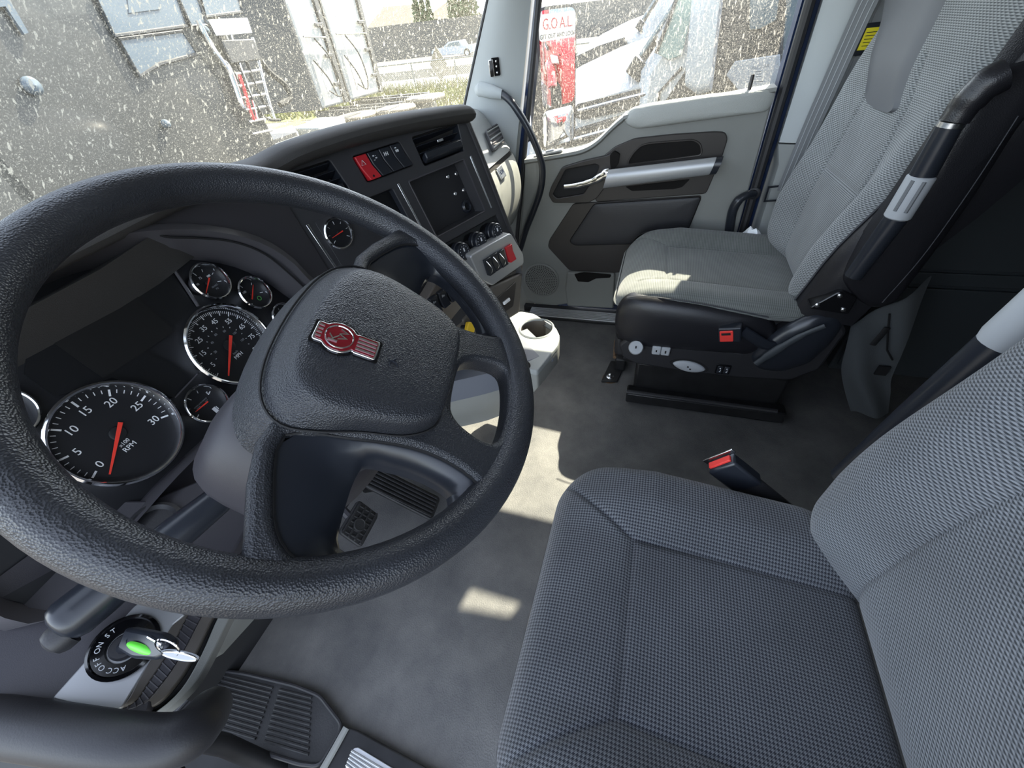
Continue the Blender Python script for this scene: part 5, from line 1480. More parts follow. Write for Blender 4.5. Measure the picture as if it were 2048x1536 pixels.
put_regions(vs, uv, fc, {'C': ('backrest_centre', 'cloth_pale', None), 'B': ('lumbar_panel', 'cloth_pale', None), 'U': ('headrest_cloth', 'cloth_pale', None), 'R': ('backrest_bolster', 'cloth_pale', None), 'L': ('backrest_bolster', 'cloth_pale', None)}, ps)
obj('backrest_shell', skt, 'seat_leather', ps)
# black leather wrap along the inboard side of the backrest
rings = []
for i in range(22):
    y = 0.0 + i * 0.045
    hw = 0.232 * pw_(y)
    w_ = pbh(hw, y) - 0.045
    dpt = 0.13 if y < 0.75 else 0.13 - 0.1 * (y - 0.75)
    wd = 0.045 + 0.014 * math.sin(math.pi * min(1, y / 0.9))
    rings.append([PBk.P(hw - 0.006, y, w_ + 0.012), PBk.P(hw + wd * 0.35, y, w_ + 0.006), PBk.P(hw + wd * 0.8, y, w_ - 0.02), PBk.P(hw + wd, y, w_ - 0.06), PBk.P(hw + wd * 0.9, y, w_ - dpt), PBk.P(hw - 0.05, y, w_ - dpt - 0.01), PBk.P(hw - 0.05, y, w_ - 0.01)])
obj('leather_wrap', loft(rings), 'seat_leather', ps)
obj('stitch_line', tube([r_[0] + PBk.n * 0.002 + PBk.e1 * 0.004 for r_ in rings], 0.0022, 5), 'stitch', ps)
rings = [[V(2 * pxc - p.x, p.y, p.z) for p in r_] for r_ in rings]
obj('leather_wrap', loft(rings), 'seat_leather', ps)
# smooth grey headrest tongue with moulded badge
lfe = [PBk.px(x, y, 0.02) for x, y in ((1764, 224), (1745, 217), (1733, 198), (1752, 135), (1776, 60), (1797, -10), (1822, -90))]
rge = [PBk.px(x, y, 0.02) for x, y in ((1768, 224), (1781, 214), (1797, 180), (1832, 110), (1868, 45), (1898, -10), (1945, -90))]
lq, rq = catmull([(a, b, 0) for a, b in lfe], 4), catmull([(a, b, 0) for a, b in rge], 4)
rows = []
for p, q in zip(lq, rq):
    rows.append([PBk.P(p.x + (q.x - p.x) * j / 8, p.y + (q.y - p.y) * j / 8, pbh(p.x + (q.x - p.x) * j / 8, p.y + (q.y - p.y) * j / 8) + (0.007 if 0 < j < 8 else -0.004)) for j in range(9)])
obj('headrest_panel', loft(rows, closed=False), 'badge_grey', ps)
HB = Plane(PBk.P(0, 0.66, pbh(0, 0.66) + 0.0065), PBk.e1, PBk.e2 + PBk.n * 0.03)
lb = HB.px(1806, 70)
lt = HB.px(1828, 2)
ax_ = Vector((lt[0] - lb[0], lt[1] - lb[1]))
Lh = ax_.length
ax_.normalize()
hbp = lambda a, b: HB.P(lb[0] + ax_.x * a + ax_.y * b, lb[1] + ax_.y * a - ax_.x * b, 0.001)
hb = obj('moulded_badge', tube([hbp(0.0, -0.010), hbp(0.0, 0.010), hbp(Lh * 0.85, 0.010), hbp(Lh * 0.85, -0.010)], 0.0016, 6, closed=True), 'badge_grey', ps)
for j in range(4):
    b_ = -0.006 + 0.004 * j
    obj('badge_bar', tube([hbp(0.003, b_), hbp(Lh * 0.82, b_)], 0.0014, 6), 'knob_grey', hb)
obj('badge_circle', tube([hbp(Lh * 0.85 + 0.016 + 0.016 * math.cos(R_(a_)), 0.016 * math.sin(R_(a_))) for a_ in range(0, 360, 15)], 0.0015, 6, closed=True), 'badge_grey', hb)
# folded-up armrest, inboard
AR = Plane((0.262, 0, 0), (0, -1, 0), (0, 0, 1), (-1, 0, 0))
ao = AR.pp([(1700, 588), (1688, 566), (1700, 540), (1740, 480), (1820, 370), (1905, 245), (1930, 205), (1985, 150), (2048, 138), (2110, 120), (2120, 160), (2056, 238), (1958, 392), (1862, 525), (1790, 618), (1752, 626), (1720, 610)], 0)
obj('armrest_pad', dome(AR, rpoly(ao, 0.03), -0.035, 0.05, rings=(1, 0.99, 0.96, 0.9, 0.8, 0.6, 0.3), pw=3.2), 'seat_leather', ps)
obj('armrest_back', AR.slab(rpoly(ao, 0.03), -0.05, -0.034), 'seat_leather', ps)
ra0, ra1, rg0, rg1 = [AR.P(*AR.px(x, y, 0.018), 0.012) for x, y in ((1708, 555), (1905, 250), (1795, 438), (1848, 352))]
obj('armrest_tube', tube([ra0, rg0], [0.018, 0.021], 18), 'satin_black', ps)
obj('armrest_tube', tube([rg1, ra1], [0.021, 0.019], 18), 'satin_black', ps)
gd_ = (rg1 - rg0)
obj('armrest_grip', tube([rg0, rg0 + gd_ * 0.04, rg0 + gd_ * 0.96, rg1], [0.020, 0.0235, 0.0235, 0.020], 18), 'knob_grey', ps)
side = gd_.normalized().cross((CAM - rg0).normalized())
for s_ in (-0.5, 0.5):
    o_ = side * 0.0175 * s_ + (CAM - rg0).normalized() * 0.021
    obj('grip_groove', tube([rg0 + gd_ * 0.15 + o_, rg0 + gd_ * 0.85 + o_], 0.004, 8), 'cabinet_grey', ps)
obj('tube_collar', tube([ra1 - (ra1 - ra0).normalized() * 0.004, ra1 + (ra1 - ra0).normalized() * 0.004], 0.0205, 18), 'satin_silver', ps)
sl2 = [AR.P(*AR.px(x, y, 0.016), 0.012) for x, y in ((1912, 243), (1940, 205), (1975, 170), (2010, 150))]
obj('armrest_sleeve', tube(catmull(sl2, 4), [0.021] * 4 + [0.024] * 4 + [0.026] * 5, 16), 'seat_leather', ps)
stl = [AR.P(*AR.px(x, y, 0.018), 0.016) for x, y in ((1765, 606), (1845, 515), (1942, 380), (2038, 232))]
obj('stitch_line', tube(catmull(stl, 5), 0.0012, 5), 'stitch', ps)
# canvas skirt hanging behind the recliner
SK = Plane((0.36, 0, 0), (0, -1, 0), (0, 0, 1), (-1, 0, 0))
so_ = SK.pp([(1700, 655), (1735, 640), (1760, 628), (1838, 590), (1868, 555), (1850, 600), (1800, 690), (1784, 745), (1778, 828), (1740, 832), (1700, 822), (1690, 760), (1686, 735)], 0)
def crease(p):
    return V(0.006 * math.sin(p.z * 60 + p.y * 30), 0, 0)
nn = []
rows = []
tl_, tr_ = SK.pp([(1700, 650), (1868, 555)], 0)
lft = SK.pp([(1700, 650), (1690, 700), (1684, 740), (1690, 780), (1702, 824)], 0)
rgt = SK.pp([(1868, 555), (1835, 625), (1786, 745), (1783, 790), (1779, 830)], 0)
lf = catmull([(a, b, 0) for a, b in lft], 6)
rg = catmull([(a, b, 0) for a, b in rgt], 6)
rows = []
for p, q in zip(lf, rg):
    r_ = []
    for j in range(13):
        t = j / 12
        pt = SK.P(p.x + (q.x - p.x) * t, p.y + (q.y - p.y) * t)
        r_.append(pt + V(0.010 * math.sin(t * 7 + pt.z * 14) - 0.012 * math.sin(math.pi * t), 0, 0))
    rows.append(r_)
v_, f_ = loft(rows, closed=False)
k_n = len(v_)
v2 = v_ + [p + V(0.004, 0, 0) for p in v_]
obj('canvas_skirt', (v2, f_ + [tuple(k_n + i for i in reversed(q)) for q in f_]), 'canvas_grey', ps, label='grey canvas skirt hanging beside the seat base')
u, v = SK.px(1767, 745, 0.02)
obj('skirt_patch', SK.slab([(u - 0.014, v - 0.016), (u + 0.014, v - 0.016), (u + 0.014, v + 0.016), (u - 0.014, v + 0.016)], 0.008, 0.014), 'flat_black', ps)
obj('skirt_strap', tube([SK.P(*SK.px(x, y, 0.02), 0.02) for x, y in ((1745, 690), (1768, 664), (1775, 655))], 0.008, 8, flat=(V(1, 0, 0), 0.3)), 'flat_black', ps)
obj('skirt_edge', tube([SK.P(*SK.px(x, y, 0.016), 0.016) for x, y in ((1779, 628), (1776, 660), (1774, 700), (1785, 720))], 0.0025, 6), 'flat_black', ps)

# ------------------------------------------------------------------ more things in the cab
# grab handle on the passenger A pillar
GH = lambda x, y, xx: XP(xx).P(*XP(xx).px(x, y))
gh = thing('pillar_grab_handle', 'long black curved grab handle on the passenger pillar', 'grab handle', GH(1050, 400, 0.83))
hp_ = [GH(1003, 187, 0.855), GH(1022, 203, 0.835), GH(1045, 237, 0.825), GH(1066, 278, 0.825), GH(1082, 320, 0.83), GH(1085, 350, 0.832), GH(1080, 385, 0.835), GH(1066, 425, 0.84), GH(1052, 460, 0.85), GH(1040, 500, 0.865)]
obj('bar', tube(catmull(hp_, 6), 0.0125, 16), 'satin_black', gh)
mp_ = [GH(957, 182, 0.868), GH(962, 178, 0.855), GH(985, 184, 0.85), GH(1004, 189, 0.852)]
obj('mount', tube(mp_, [0.016, 0.020, 0.019, 0.014], 14, flat=(V(0, 0.3, 1).normalized(), 1.15)), 'pillar_trim', gh)
# bent handle on the B pillar
bh_ = thing('door_pillar_handle', 'short black bent grab handle behind the passenger door', 'grab handle', GH(1480, 440, 0.87))
q_ = [GH(1508, 388, 0.885), GH(1495, 390, 0.868), GH(1478, 400, 0.862), GH(1466, 420, 0.862), GH(1460, 450, 0.866), GH(1455, 490, 0.875), GH(1450, 540, 0.885)]
obj('bar', tube(catmull(q_, 5), [0.014] * 10 + [0.016] * 21, 14), 'satin_black', bh_)
obj('end_cap', lathe([(0.016, 0), (0.020, 0.006), (0.020, 0.014), (0.014, 0.018)], q_[0] + V(0.016, -0.004, 0), (-1, 0.2, 0), 18), 'rubber_black', bh_)
# shoulder belt
sb = thing('seat_belt', 'grey shoulder belt webbing hanging along the rear pillar', 'seat belt', (0.86, -0.7, 0.5))
ctr = [GH(1760, -40, 0.858), GH(1737, 0, 0.858), GH(1700, 80, 0.858), GH(1660, 170, 0.858), GH(1620, 260, 0.860), GH(1582, 350, 0.862), GH(1568, 385, 0.864)]
ct = catmull(ctr, 5)
wv = V(0.15, 1, 0.25).normalized()
def strap(path, hw, off):
    rows = []
    for p in path:
        rows.append([p + wv * hw + V(off, 0, 0), p - wv * hw + V(off, 0, 0), p - wv * hw + V(off + 0.0018, 0, 0), p + wv * hw + V(off + 0.0018, 0, 0)])
    return loft(rows)
obj('webbing', strap(ct, 0.023, 0), 'strap_grey', sb)
for s_ in (-0.013, 0.0, 0.013):
    obj('woven_stripe', tube([p + wv * s_ for p in ct], 0.0012, 5), 'knob_grey', sb)
ct2 = [p + V(0.012, -0.055, 0.0) for p in ct]
obj('webbing', strap(ct2[:22], 0.020, 0), 'strap_grey', sb)
lab = XP(0.868)
u, v = lab.px(1738, 78)
ly = obj('latch_sleeve', lab.slab(rpoly([(u - 0.026, v - 0.034), (u + 0.022, v - 0.034), (u + 0.028, v + 0.034), (u - 0.020, v + 0.034)], 0.006), -0.004, 0.008), 'satin_black', sb, bevel=0.002)
obj('warning_label', lab.slab([(u - 0.021, v - 0.022), (u + 0.019, v - 0.022), (u + 0.023, v + 0.024), (u - 0.017, v + 0.024)], 0.0075, 0.0088), 'yellow_label', ly, label='yellow warning label')
for j in range(5): obj('print_line', lab.bx(u - 0.014, u + 0.012, v - 0.014 + j * 0.007, v - 0.0125 + j * 0.007, 0.0086, 0.0092), 'satin_black', ly, smooth=False)
a_ = GH(1545, 388, 0.872)
obj('belt_anchor', tube([a_ + V(0, 0.018, 0.022), a_ + V(0, -0.03, 0.028), a_ + V(0, -0.03, -0.02), a_ + V(0, 0.018, -0.024)], 0.0045, 8, closed=True), 'satin_black', sb)
# crumpled clear plastic wrapper between the seat and the pillar
wb = GH(1497, 490, 0.80)
bmw = bmesh.new()
bmesh.ops.create_icosphere(bmw, subdivisions=3, radius=1)
for vv in bmw.verts:
    k = 1 + 0.22 * math.sin(vv.co.x * 7 + 1) * math.sin(vv.co.y * 6) + 0.15 * math.sin(vv.co.z * 9 + vv.co.x * 4)
    vv.co = V(vv.co.x * 0.035 * k, vv.co.y * 0.035 * k, vv.co.z * 0.055 * k) + wb
wv_ = ([x.co.copy() for x in bmw.verts], [tuple(x.index for x in f.verts) for f in bmw.faces])
bmw.verts.index_update()
bmw.free()
tag(obj('plastic_wrapper', wv_, 'clear_plastic'), 'crumpled clear plastic wrapper stuffed behind the passenger cushion', 'wrapper')

# sleeper cabinet behind the passenger seat
cab = thing('sleeper_cabinet', 'dark grey sleeper cabinet with flush doors behind the passenger seat', 'cabinet', (0.75, -1.5, 0))
obj('body', box((0.753, -1.62, 0.40), (0.285, 1.30, 0.80)), 'cabinet_dark', cab, bevel=0.006)
SC = XP(0.609)
obj('door_panel', SC.bx(0.985, 1.62, 0.405, 0.78, 0.0, 0.010), 'cabinet_dark', cab, bevel=0.003)
obj('drawer_panel', SC.bx(0.985, 1.62, 0.355, 0.395, 0.0, 0.008), 'cabinet_dark', cab, bevel=0.003)
obj('door_panel', SC.bx(0.985, 1.62, 0.03, 0.345, 0.0, 0.010), 'cabinet_dark', cab, bevel=0.003)
obj('latch_plate', SC.bx(1.045, 1.115, 0.597, 0.632, 0.008, 0.014), 'cabinet_grey', cab, bevel=0.002)
obj('latch_plate', SC.bx(1.06, 1.09, 0.265, 0.305, 0.008, 0.014), 'cabinet_grey', cab, bevel=0.002)
obj('worktop', box((0.745, -1.62, 0.815), (0.30, 1.34, 0.03)), 'cabinet_grey', cab, bevel=0.004)
bunk = thing('bunk', 'dark sleeper bunk across the back of the cab', 'bunk', (-0.15, -1.9, 0))
obj('bunk_base', box((-0.18, -1.91, 0.22), (1.5, 0.74, 0.44)), 'flat_black', bunk, bevel=0.01)
obj('mattress', box((-0.18, -1.91, 0.52), (1.46, 0.72, 0.15)), 'cabinet_dark', bunk, bevel=0.04)

# ------------------------------------------------------------------ outside
GZ = -1.25
mat('asphalt', (0.060, 0.058, 0.055), 0.9, grain=0.6, gscale=3, var=0.35, vscale=1.2)
mat('white_paint', (0.36, 0.385, 0.42), 0.3, coat=0.3)
mat('white_panel', (0.22, 0.235, 0.235), 0.45, var=0.05, vscale=2)
mat('dark_paint', (0.028, 0.029, 0.028), 0.4, coat=0.3)
mat('dark_panel', (0.035, 0.036, 0.038), 0.5)
mat('blue_panel', (0.075, 0.10, 0.125), 0.3)
mat('truck_glass', (0.13, 0.17, 0.19), 0.08)
mat('tyre', (0.02, 0.02, 0.02), 0.8)
mat('orange_paint', (0.75, 0.28, 0.06), 0.5)
mat('sound_wall', (0.085, 0.085, 0.085), 0.9, var=0.1, vscale=0.5)
mat('roof_brown', (0.15, 0.13, 0.10), 0.9, var=0.15, vscale=0.8)
mat('siding', (0.22, 0.20, 0.17), 0.85)
mat('dry_grass', (0.16, 0.135, 0.03), 0.9, var=0.6, vscale=1.5, dcol=(0.12, 0.15, 0.03))
mat('leaf_green', (0.05, 0.085, 0.03), 0.8, var=0.6, vscale=1.5)
mat('fence_steel', (0.22, 0.22, 0.22), 0.5, 0.4)
mat('pale_concrete', (0.22, 0.205, 0.18), 0.9)
mat('red_truck', (0.50, 0.015, 0.02), 0.25, coat=0.5)
mat('sign_back', (0.18, 0.155, 0.12), 0.7)
mat('mirror_glass', (0.92, 0.93, 0.94), 0.01, 1.0)
mat('decal_white', (0.80, 0.80, 0.80), 0.6)
mat('decal_red', (0.45, 0.03, 0.05), 0.6)
mat('corner_glass', (0.22, 0.30, 0.29), 0.1)
mat('tan_steel', (0.105, 0.088, 0.062), 0.6)
gnd = struct(obj('ground', ([V(-150, -150, GZ), V(300, -150, GZ), V(300, 200, GZ), V(-150, 200, GZ)], [(0, 1, 2, 3)]), 'asphalt', smooth=False), 'sunlit grey yard ground')

# side mirror on our own door
mc = V(1.225, 0.172, 0)
mn = V(-0.573, -0.819, 0).normalized()
mt = V(0.819, -0.573, 0).normalized()
MR = Plane(V(mc.x, mc.y, 0.86), mt, (0, 0, 1))
if MR.n.dot(mn) < 0: MR = Plane(MR.o, -mt, (0, 0, 1))
mi = thing('side_mirror', 'tall side mirror outside the passenger window with a white warning decal', 'mirror', V(1.22, 0.19, 0.6))
hh = rpoly([(-0.100, -0.235), (0.100, -0.235), (0.104, 0.235), (-0.104, 0.235)], 0.05)
obj('housing', loft([[MR.P(u, v, 0.004) for u, v in hh], [MR.P(u * 1.03, v * 1.01, -0.01) for u, v in hh], [MR.P(u * 0.98, v * 0.99, -0.05) for u, v in hh], [MR.P(u * 0.7, v * 0.85, -0.10) for u, v in hh]]), 'satin_black', mi)
obj('main_glass', MR.slab(rpoly([(-0.092, -0.075), (0.092, -0.075), (0.095, 0.225), (-0.095, 0.225)], 0.03), 0.003, 0.007), 'mirror_glass', mi)
cv = rpoly([(-0.092, -0.225), (0.092, -0.225), (0.092, -0.085), (-0.092, -0.085)], 0.03)
obj('convex_glass', dome(MR, cv, 0.003, 0.012, pw=2), 'mirror_glass', mi)
dc = obj('decal', MR.slab(rpoly([(-0.093, 0.138), (0.093, 0.138), (0.094, 0.214), (-0.094, 0.214)], 0.012), 0.006, 0.0085), 'decal_white', mi, label='white decal reading G.O.A.L.')
obj('lettering', text(MR, 'G.O.A.L.', 0.0, 0.184, 0.046, 0.0090, sx=0.95), 'decal_red', dc, smooth=False)
obj('lettering', text(MR, 'GET OUT AND LOOK', 0.0, 0.150, 0.019, 0.0090), 'dark_paint', dc, smooth=False)
obj('mirror_arm', tube([V(1.23, 0.23, 0.98), V(1.12, 0.30, 0.99), V(0.98, 0.33, 0.98)], 0.014, 10), 'satin_black', mi)
obj('mirror_arm', tube([V(1.23, 0.23, 0.70), V(1.12, 0.30, 0.68), V(0.98, 0.33, 0.66)], 0.014, 10), 'satin_black', mi)

def wheel_at(c, r, wdt, ax, parent, nm='road_wheel'):
    w_ = obj(nm, lathe([(r * 0.6, -wdt / 2), (r * 0.96, -wdt / 2), (r, -wdt * 0.35), (r, wdt * 0.35), (r * 0.96, wdt / 2), (r * 0.6, wdt / 2)], c, ax, 28, ends=False), 'tyre', parent)
    obj('wheel_rim', lathe([(0.02, -wdt * 0.2), (r * 0.3, -wdt * 0.25), (r * 0.6, -wdt * 0.5), (r * 0.6, wdt * 0.5), (r * 0.3, wdt * 0.25), (0.02, wdt * 0.2)], c, ax, 20, ends=False), 'aluminium', w_)
def tractor(label, ox, oy, oz, paint, group=None):
    """parked highway tractor seen over its hood; origin at the left rear corner of the hood top"""
    t = thing('parked_tractor', label, 'truck', (ox + 0.9, oy, GZ), group)
    P = lambda x, y, z: V(ox + x, oy + y, oz + z)
    # hood: sections from the cowl to the nose
    secs = []
    for y, zt, cr, inset in ((0.0, 0.78, 0.12, 0.0), (0.25, 0.735, 0.115, 0.0), (0.55, 0.66, 0.10, 0.05), (0.80, 0.56, 0.09, 0.14), (0.98, 0.40, 0.06, 0.26), (1.06, 0.15, 0.03, 0.34)):
        s_ = []
        W = 1.0 - inset
        for k in range(-8, 9):
            f = k / 8
            x = 1.0 + W * math.copysign(abs(f) ** 0.75, f)
            s_.append(P(x, y, zt + cr * (1 - abs(f) ** 2.2) - 0.05 * abs(f) ** 8))
        s_ = [P(1.0 - W - 0.01, y, -0.9)] + [P(1.0 - W - 0.01, y, 0.3)] + s_ + [P(1.0 + W + 0.01, y, 0.3), P(1.0 + W + 0.01, y, -0.9)]
        secs.append(s_)
    obj('hood', loft(secs), paint, t)
    obj('hood_vent', prism([P(-0.022, 0.0, 0.62), P(-0.022, 0.55, 0.50), P(-0.022, 0.55, 0.42), P(-0.022, 0.0, 0.50)], (0.03, 0, 0)), 'dark_panel', t, bevel=0.01)
    obj('vent_bar', tube([P(-0.026, 0.02, 0.555), P(-0.026, 0.53, 0.455)], 0.012, 6), 'satin_silver', t)
    obj('headlight', prism([P(0.05, 0.80, 0.34), P(0.22, 1.00, 0.30), P(0.26, 1.03, 0.12), P(0.08, 0.86, 0.14)], (-0.03, 0.03, 0)), 'chrome', t, bevel=0.02)
    obj('fender', tube([P(0.03, 0.62 + 0.55 * math.cos(R_(a)), -0.45 + 0.55 * math.sin(R_(a))) for a in range(10, 175, 15)], 0.13, 10), paint, t)
    wheel_at(P(0.15, 0.62, -0.70 - (oz)), 0.52, 0.28, (1, 0, 0), t)
    # cab with windscreen, side window and sleeper
    cb = [(0.02, 0.80), (-0.60, 1.62), (-0.75, 1.75), (-3.4, 1.95), (-3.4, -0.45), (0.02, -0.45)]
    obj('cab', prism([P(-0.04, y, z) for y, z in cb], (2.08, 0, 0)), paint, t, bevel=0.06)
    obj('windscreen', prism([P(0.10, 0.035, 0.83), P(1.90, 0.035, 0.83), P(1.80, -0.52, 1.57), P(0.20, -0.52, 1.57)], (0, 0.02, 0.015)), 'truck_glass', t, bevel=0.01)
    obj('wiper_cowl', prism([P(0.0, 0.02, 0.74), P(2.0, 0.02, 0.74), P(2.0, 0.10, 0.80), P(0.0, 0.10, 0.80)], (0, -0.05, 0.07)), 'dark_panel', t, bevel=0.01)
    obj('side_window', prism([P(-0.047, -0.25, 0.80), P(-0.047, -1.05, 0.86), P(-0.047, -1.05, 1.48), P(-0.047, -0.62, 1.48)], (0.02, 0, 0)), 'truck_glass', t, bevel=0.01)
    obj('door_line', tube([P(-0.045, -0.10, -0.35), P(-0.045, -0.10, 0.70), P(-0.045, -0.20, 0.80)], 0.008, 6), 'dark_panel', t)
    # mirror, arm and upright chrome pipe
    mo = rpoly([(-0.045, -0.22), (0.03, -0.24), (0.06, 0.18), (-0.02, 0.22)], 0.04)
    MPl = Plane(P(-0.24, -0.27, 0.94), V(1, -0.25, 0), (0, 0.1, 1))
    obj('mirror', loft([[MPl.P(u, v, 0.06) for u, v in mo], [MPl.P(u * 1.05, v * 1.03, 0) for u, v in mo], [MPl.P(u * 0.8, v * 0.85, -0.06) for u, v in mo]]), paint, t)
    obj('mirror_arm', tube([P(-0.24, -0.27, 0.76), P(-0.10, -0.26, 0.72), P(-0.03, -0.25, 0.70)], 0.025, 8), 'dark_panel', t)
    obj('exhaust_pipe', tube([P(-0.10, -1.35, -0.2), P(-0.10, -1.35, 2.2)], 0.075, 16), 'chrome', t)
    obj('grab_bar', tube([P(-0.09, -1.14, 0.2), P(-0.09, -1.14, 1.5)], 0.02, 8), 'chrome', t)
    obj('side_fairing', prism([P(-0.06, -0.75, 0.36), P(-0.06, -0.90, 0.50), P(-0.06, -1.9, 0.56), P(-0.06, -1.9, 0.25), P(-0.06, -0.88, 0.25)], (0.03, 0, 0)), paint, t, bevel=0.01)
    obj('step_tank', tube([P(0.05, -0.9, -0.75), P(0.05, -2.4, -0.75)], 0.30, 18), 'aluminium', t)
    wheel_at(P(0.2, -4.2, -0.70 - (oz)), 0.52, 0.55, (1, 0, 0), t)
    obj('frame_rail', box(P(1.0, -3.0, -0.45), (0.9, 3.4, 0.28)), 'dark_panel', t)
    return t
tractor('white highway tractor parked next to us, nearest beyond the passenger window', 2.10, -0.12, 0.0, 'white_paint')
T1 = Plane((2.045, 0, 0), (0, -1, 0), (0, 0, 1), (-1, 0, 0))
t1 = [o for o in bpy.data.objects if o.name == 'parked_tractor'][0]
obj('dark_side', T1.slab(T1.pp([(1398, -40), (1575, -40), (1560, 190), (1480, 182), (1390, 205), (1322, 215), (1372, 140), (1396, 112)]), -0.02, 0.0), 'dark_panel', t1)  # dark sheet standing in for side glass and the shaded gap
obj('arrow_panel', T1.slab(T1.pp([(1452, 150), (1470, 122), (1560, 108), (1560, 170), (1475, 180)]), 0.0, 0.012), 'white_paint', t1, bevel=0.004)
obj('door_glass', T1.slab(T1.pp([(1500, -40), (1562, -40), (1552, 40), (1520, 58), (1498, 60)]), 0.0, 0.012), 'truck_glass', t1, bevel=0.004)
obj('corner_glass', T1.slab(T1.pp([(1312, 106), (1338, 40), (1366, -40), (1396, -40), (1378, 50), (1364, 110), (1338, 120)]), 0.0, 0.014), 'corner_glass', t1, bevel=0.004)
obj('glass_edge', tube([T1.P(*T1.px(x, y), 0.016) for x, y in ((1312, 106), (1338, 40), (1366, -40))], 0.010, 6), 'dark_panel', t1)
T1h = Plane((2.078, 0, 0), (0, -1, 0), (0, 0, 1), (-1, 0, 0))
obj('hood_gap', T1h.slab(T1h.pp([(1138, 232), (1155, 208), (1302, 172), (1300, 204), (1240, 224), (1165, 240)]), -0.01, 0.0), 'dark_panel', t1)
obj('hood_chrome', tube([T1h.P(*T1h.px(x, y), 0.004) for x, y in ((1156, 222), (1240, 200), (1298, 186))], 0.010, 6), 'satin_silver', t1)
tractor('second white tractor farther away, behind the nearest one', 5.35, 0.10, 0.10, 'white_paint')
T2 = Plane((5.31, 0, 0), (0, -1, 0), (0, 0, 1), (-1, 0, 0))
t2 = [o for o in bpy.data.objects if o.name == 'parked_tractor.001'][0]
obj('hood_gap', T2.slab(T2.pp([(1140, 118), (1195, 92), (1250, 74), (1262, 108), (1200, 130), (1140, 152)]), -0.02, 0.0), 'dark_panel', t2)
red = tractor('red tractor parked behind us, seen in the side mirror', 2.6, -13.0, 0.0, 'red_truck')

# tractors parked ahead, seen from behind through the windscreen
def sleeper_back(label, x0, x1, y, z0, z1, paint, depth=2.2):
    t = thing('parked_tractor', label, 'truck', ((x0 + x1) / 2, y, GZ))
    obj('sleeper', box(((x0 + x1) / 2, y + depth / 2, (z0 + z1) / 2), (x1 - x0, depth, z1 - z0)), paint, t, bevel=0.05)
    obj('frame_rail', box(((x0 + x1) / 2 - 0.30, y - 0.8, -0.30), (0.12, 2.4, 0.28)), 'dark_panel', t)
    obj('frame_rail', box(((x0 + x1) / 2 + 0.30, y - 0.8, -0.30), (0.12, 2.4, 0.28)), 'dark_panel', t)
    for sx in (-1, 1): wheel_at(V((x0 + x1) / 2 + sx * (x1 - x0) * 0.34, y - 1.3, GZ + 0.5), 0.5, 0.36, (1, 0, 0), t)
    return t
# dark tractor, close
dt = sleeper_back('dark grey tractor just ahead with pale blue rear panels', 1.0, 3.42, 4.0, -0.2, 2.7, 'dark_paint')
YB = Plane((0, 3.985, 0), (1, 0, 0), (0, 0, 1), (0, -1, 0))
for pts in ([(182, -20), (345, -20), (372, 52), (228, 72)], [(235, 78), (362, 62), (392, 108), (318, 128), (278, 152)], [(348, -20), (388, -20), (412, 50), (380, 52)], [(395, -20), (470, -20), (482, 24), (410, 34)]):
    q = YB.pp(pts)
    fw_ = obj('rear_panel', YB.slab(q, -0.01, 0.012), 'blue_panel', dt, bevel=0.004)  # pale blue panels laid on the rear wall
    obj('panel_frame', tube([YB.P(u, v, 0.012) for u, v in q], 0.014, 6, closed=True), 'dark_panel', fw_)
q = YB.pp([(250, -20), (312, -20), (318, 20), (254, 28)])
obj('vent_panel', YB.slab(q, 0.01, 0.02), 'blue_panel', dt, bevel=0.004)
q = YB.pp([(-30, 2), (14, 0), (52, 66), (44, 70), (6, 14), (-30, 18)])
obj('fairing_bracket', YB.slab(q, 0.0, 0.03), 'blue_panel', dt)
for x, y, r in ((62, 172, 0.055), (408, 62, 0.045), (330, 248, 0.035)):
    u, v = YB.px(x, y)
    obj('marker_lamp', lathe([(r, 0), (r, 0.02), (r * 0.7, 0.04), (0.001, 0.05)], YB.P(u, v, 0), YB.n, 20, ends=False), 'blue_panel', dt)
obj('deck_plate', box((3.75, 5.0, 0.30), (0.5, 1.6, 0.04)), 'dark_panel', dt)
YC = Plane((0, 3.90, 0), (1, 0, 0), (0, 0, 1), (0, -1, 0))
def pipe(nm, pts, r, m, parent, pl=YC):
    return obj(nm, tube(catmull([pl.P(*pl.px(x, y)) for x, y in pts], 5), r, 8), m, parent)
pipe('grab_rail', [(395, 40), (425, 95), (446, 125), (462, 150), (480, 200), (488, 216)], 0.022, 'chrome', dt)
pipe('grab_rail', [(440, 122), (455, 128), (470, 160), (486, 212)], 0.016, 'satin_silver', dt)
for k in range(6):
    y = 96 + k * 24
    pipe('ladder_rung', [(470 + k * 7, y + 52), (520 + k * 5, y + 44)], 0.012, 'satin_silver', dt)
pipe('ladder_side', [(462, 70), (480, 130), (505, 200), (515, 240)], 0.014, 'satin_silver', dt)
pipe('ladder_side', [(505, 75), (520, 130), (538, 200), (550, 238)], 0.014, 'satin_silver', dt)
pipe('air_hose', [(430, 60), (450, 95), (480, 140), (500, 190), (530, 235), (560, 240)], 0.016, 'tyre', dt)
pipe('air_hose', [(470, 90), (492, 120), (510, 170), (540, 225)], 0.016, 'tyre', dt)
pipe('air_hose', [(478, 150), (490, 185), (498, 215), (508, 240)], 0.018, 'red_truck', dt)
pipe('air_hose', [(520, 120), (540, 145), (570, 170), (580, 195), (560, 210)], 0.030, 'tyre', dt)
q = YC.pp([(412, 40), (490, 36), (500, 66), (428, 72)])
obj('hose_bracket', YC.slab(q, 0, 0.03), 'satin_silver', dt)
q = YC.pp([(440, 80), (505, 78), (520, 120), (462, 128)])
obj('coupler_box', YC.slab(q, -0.04, 0.02), 'dark_panel', dt, bevel=0.01)
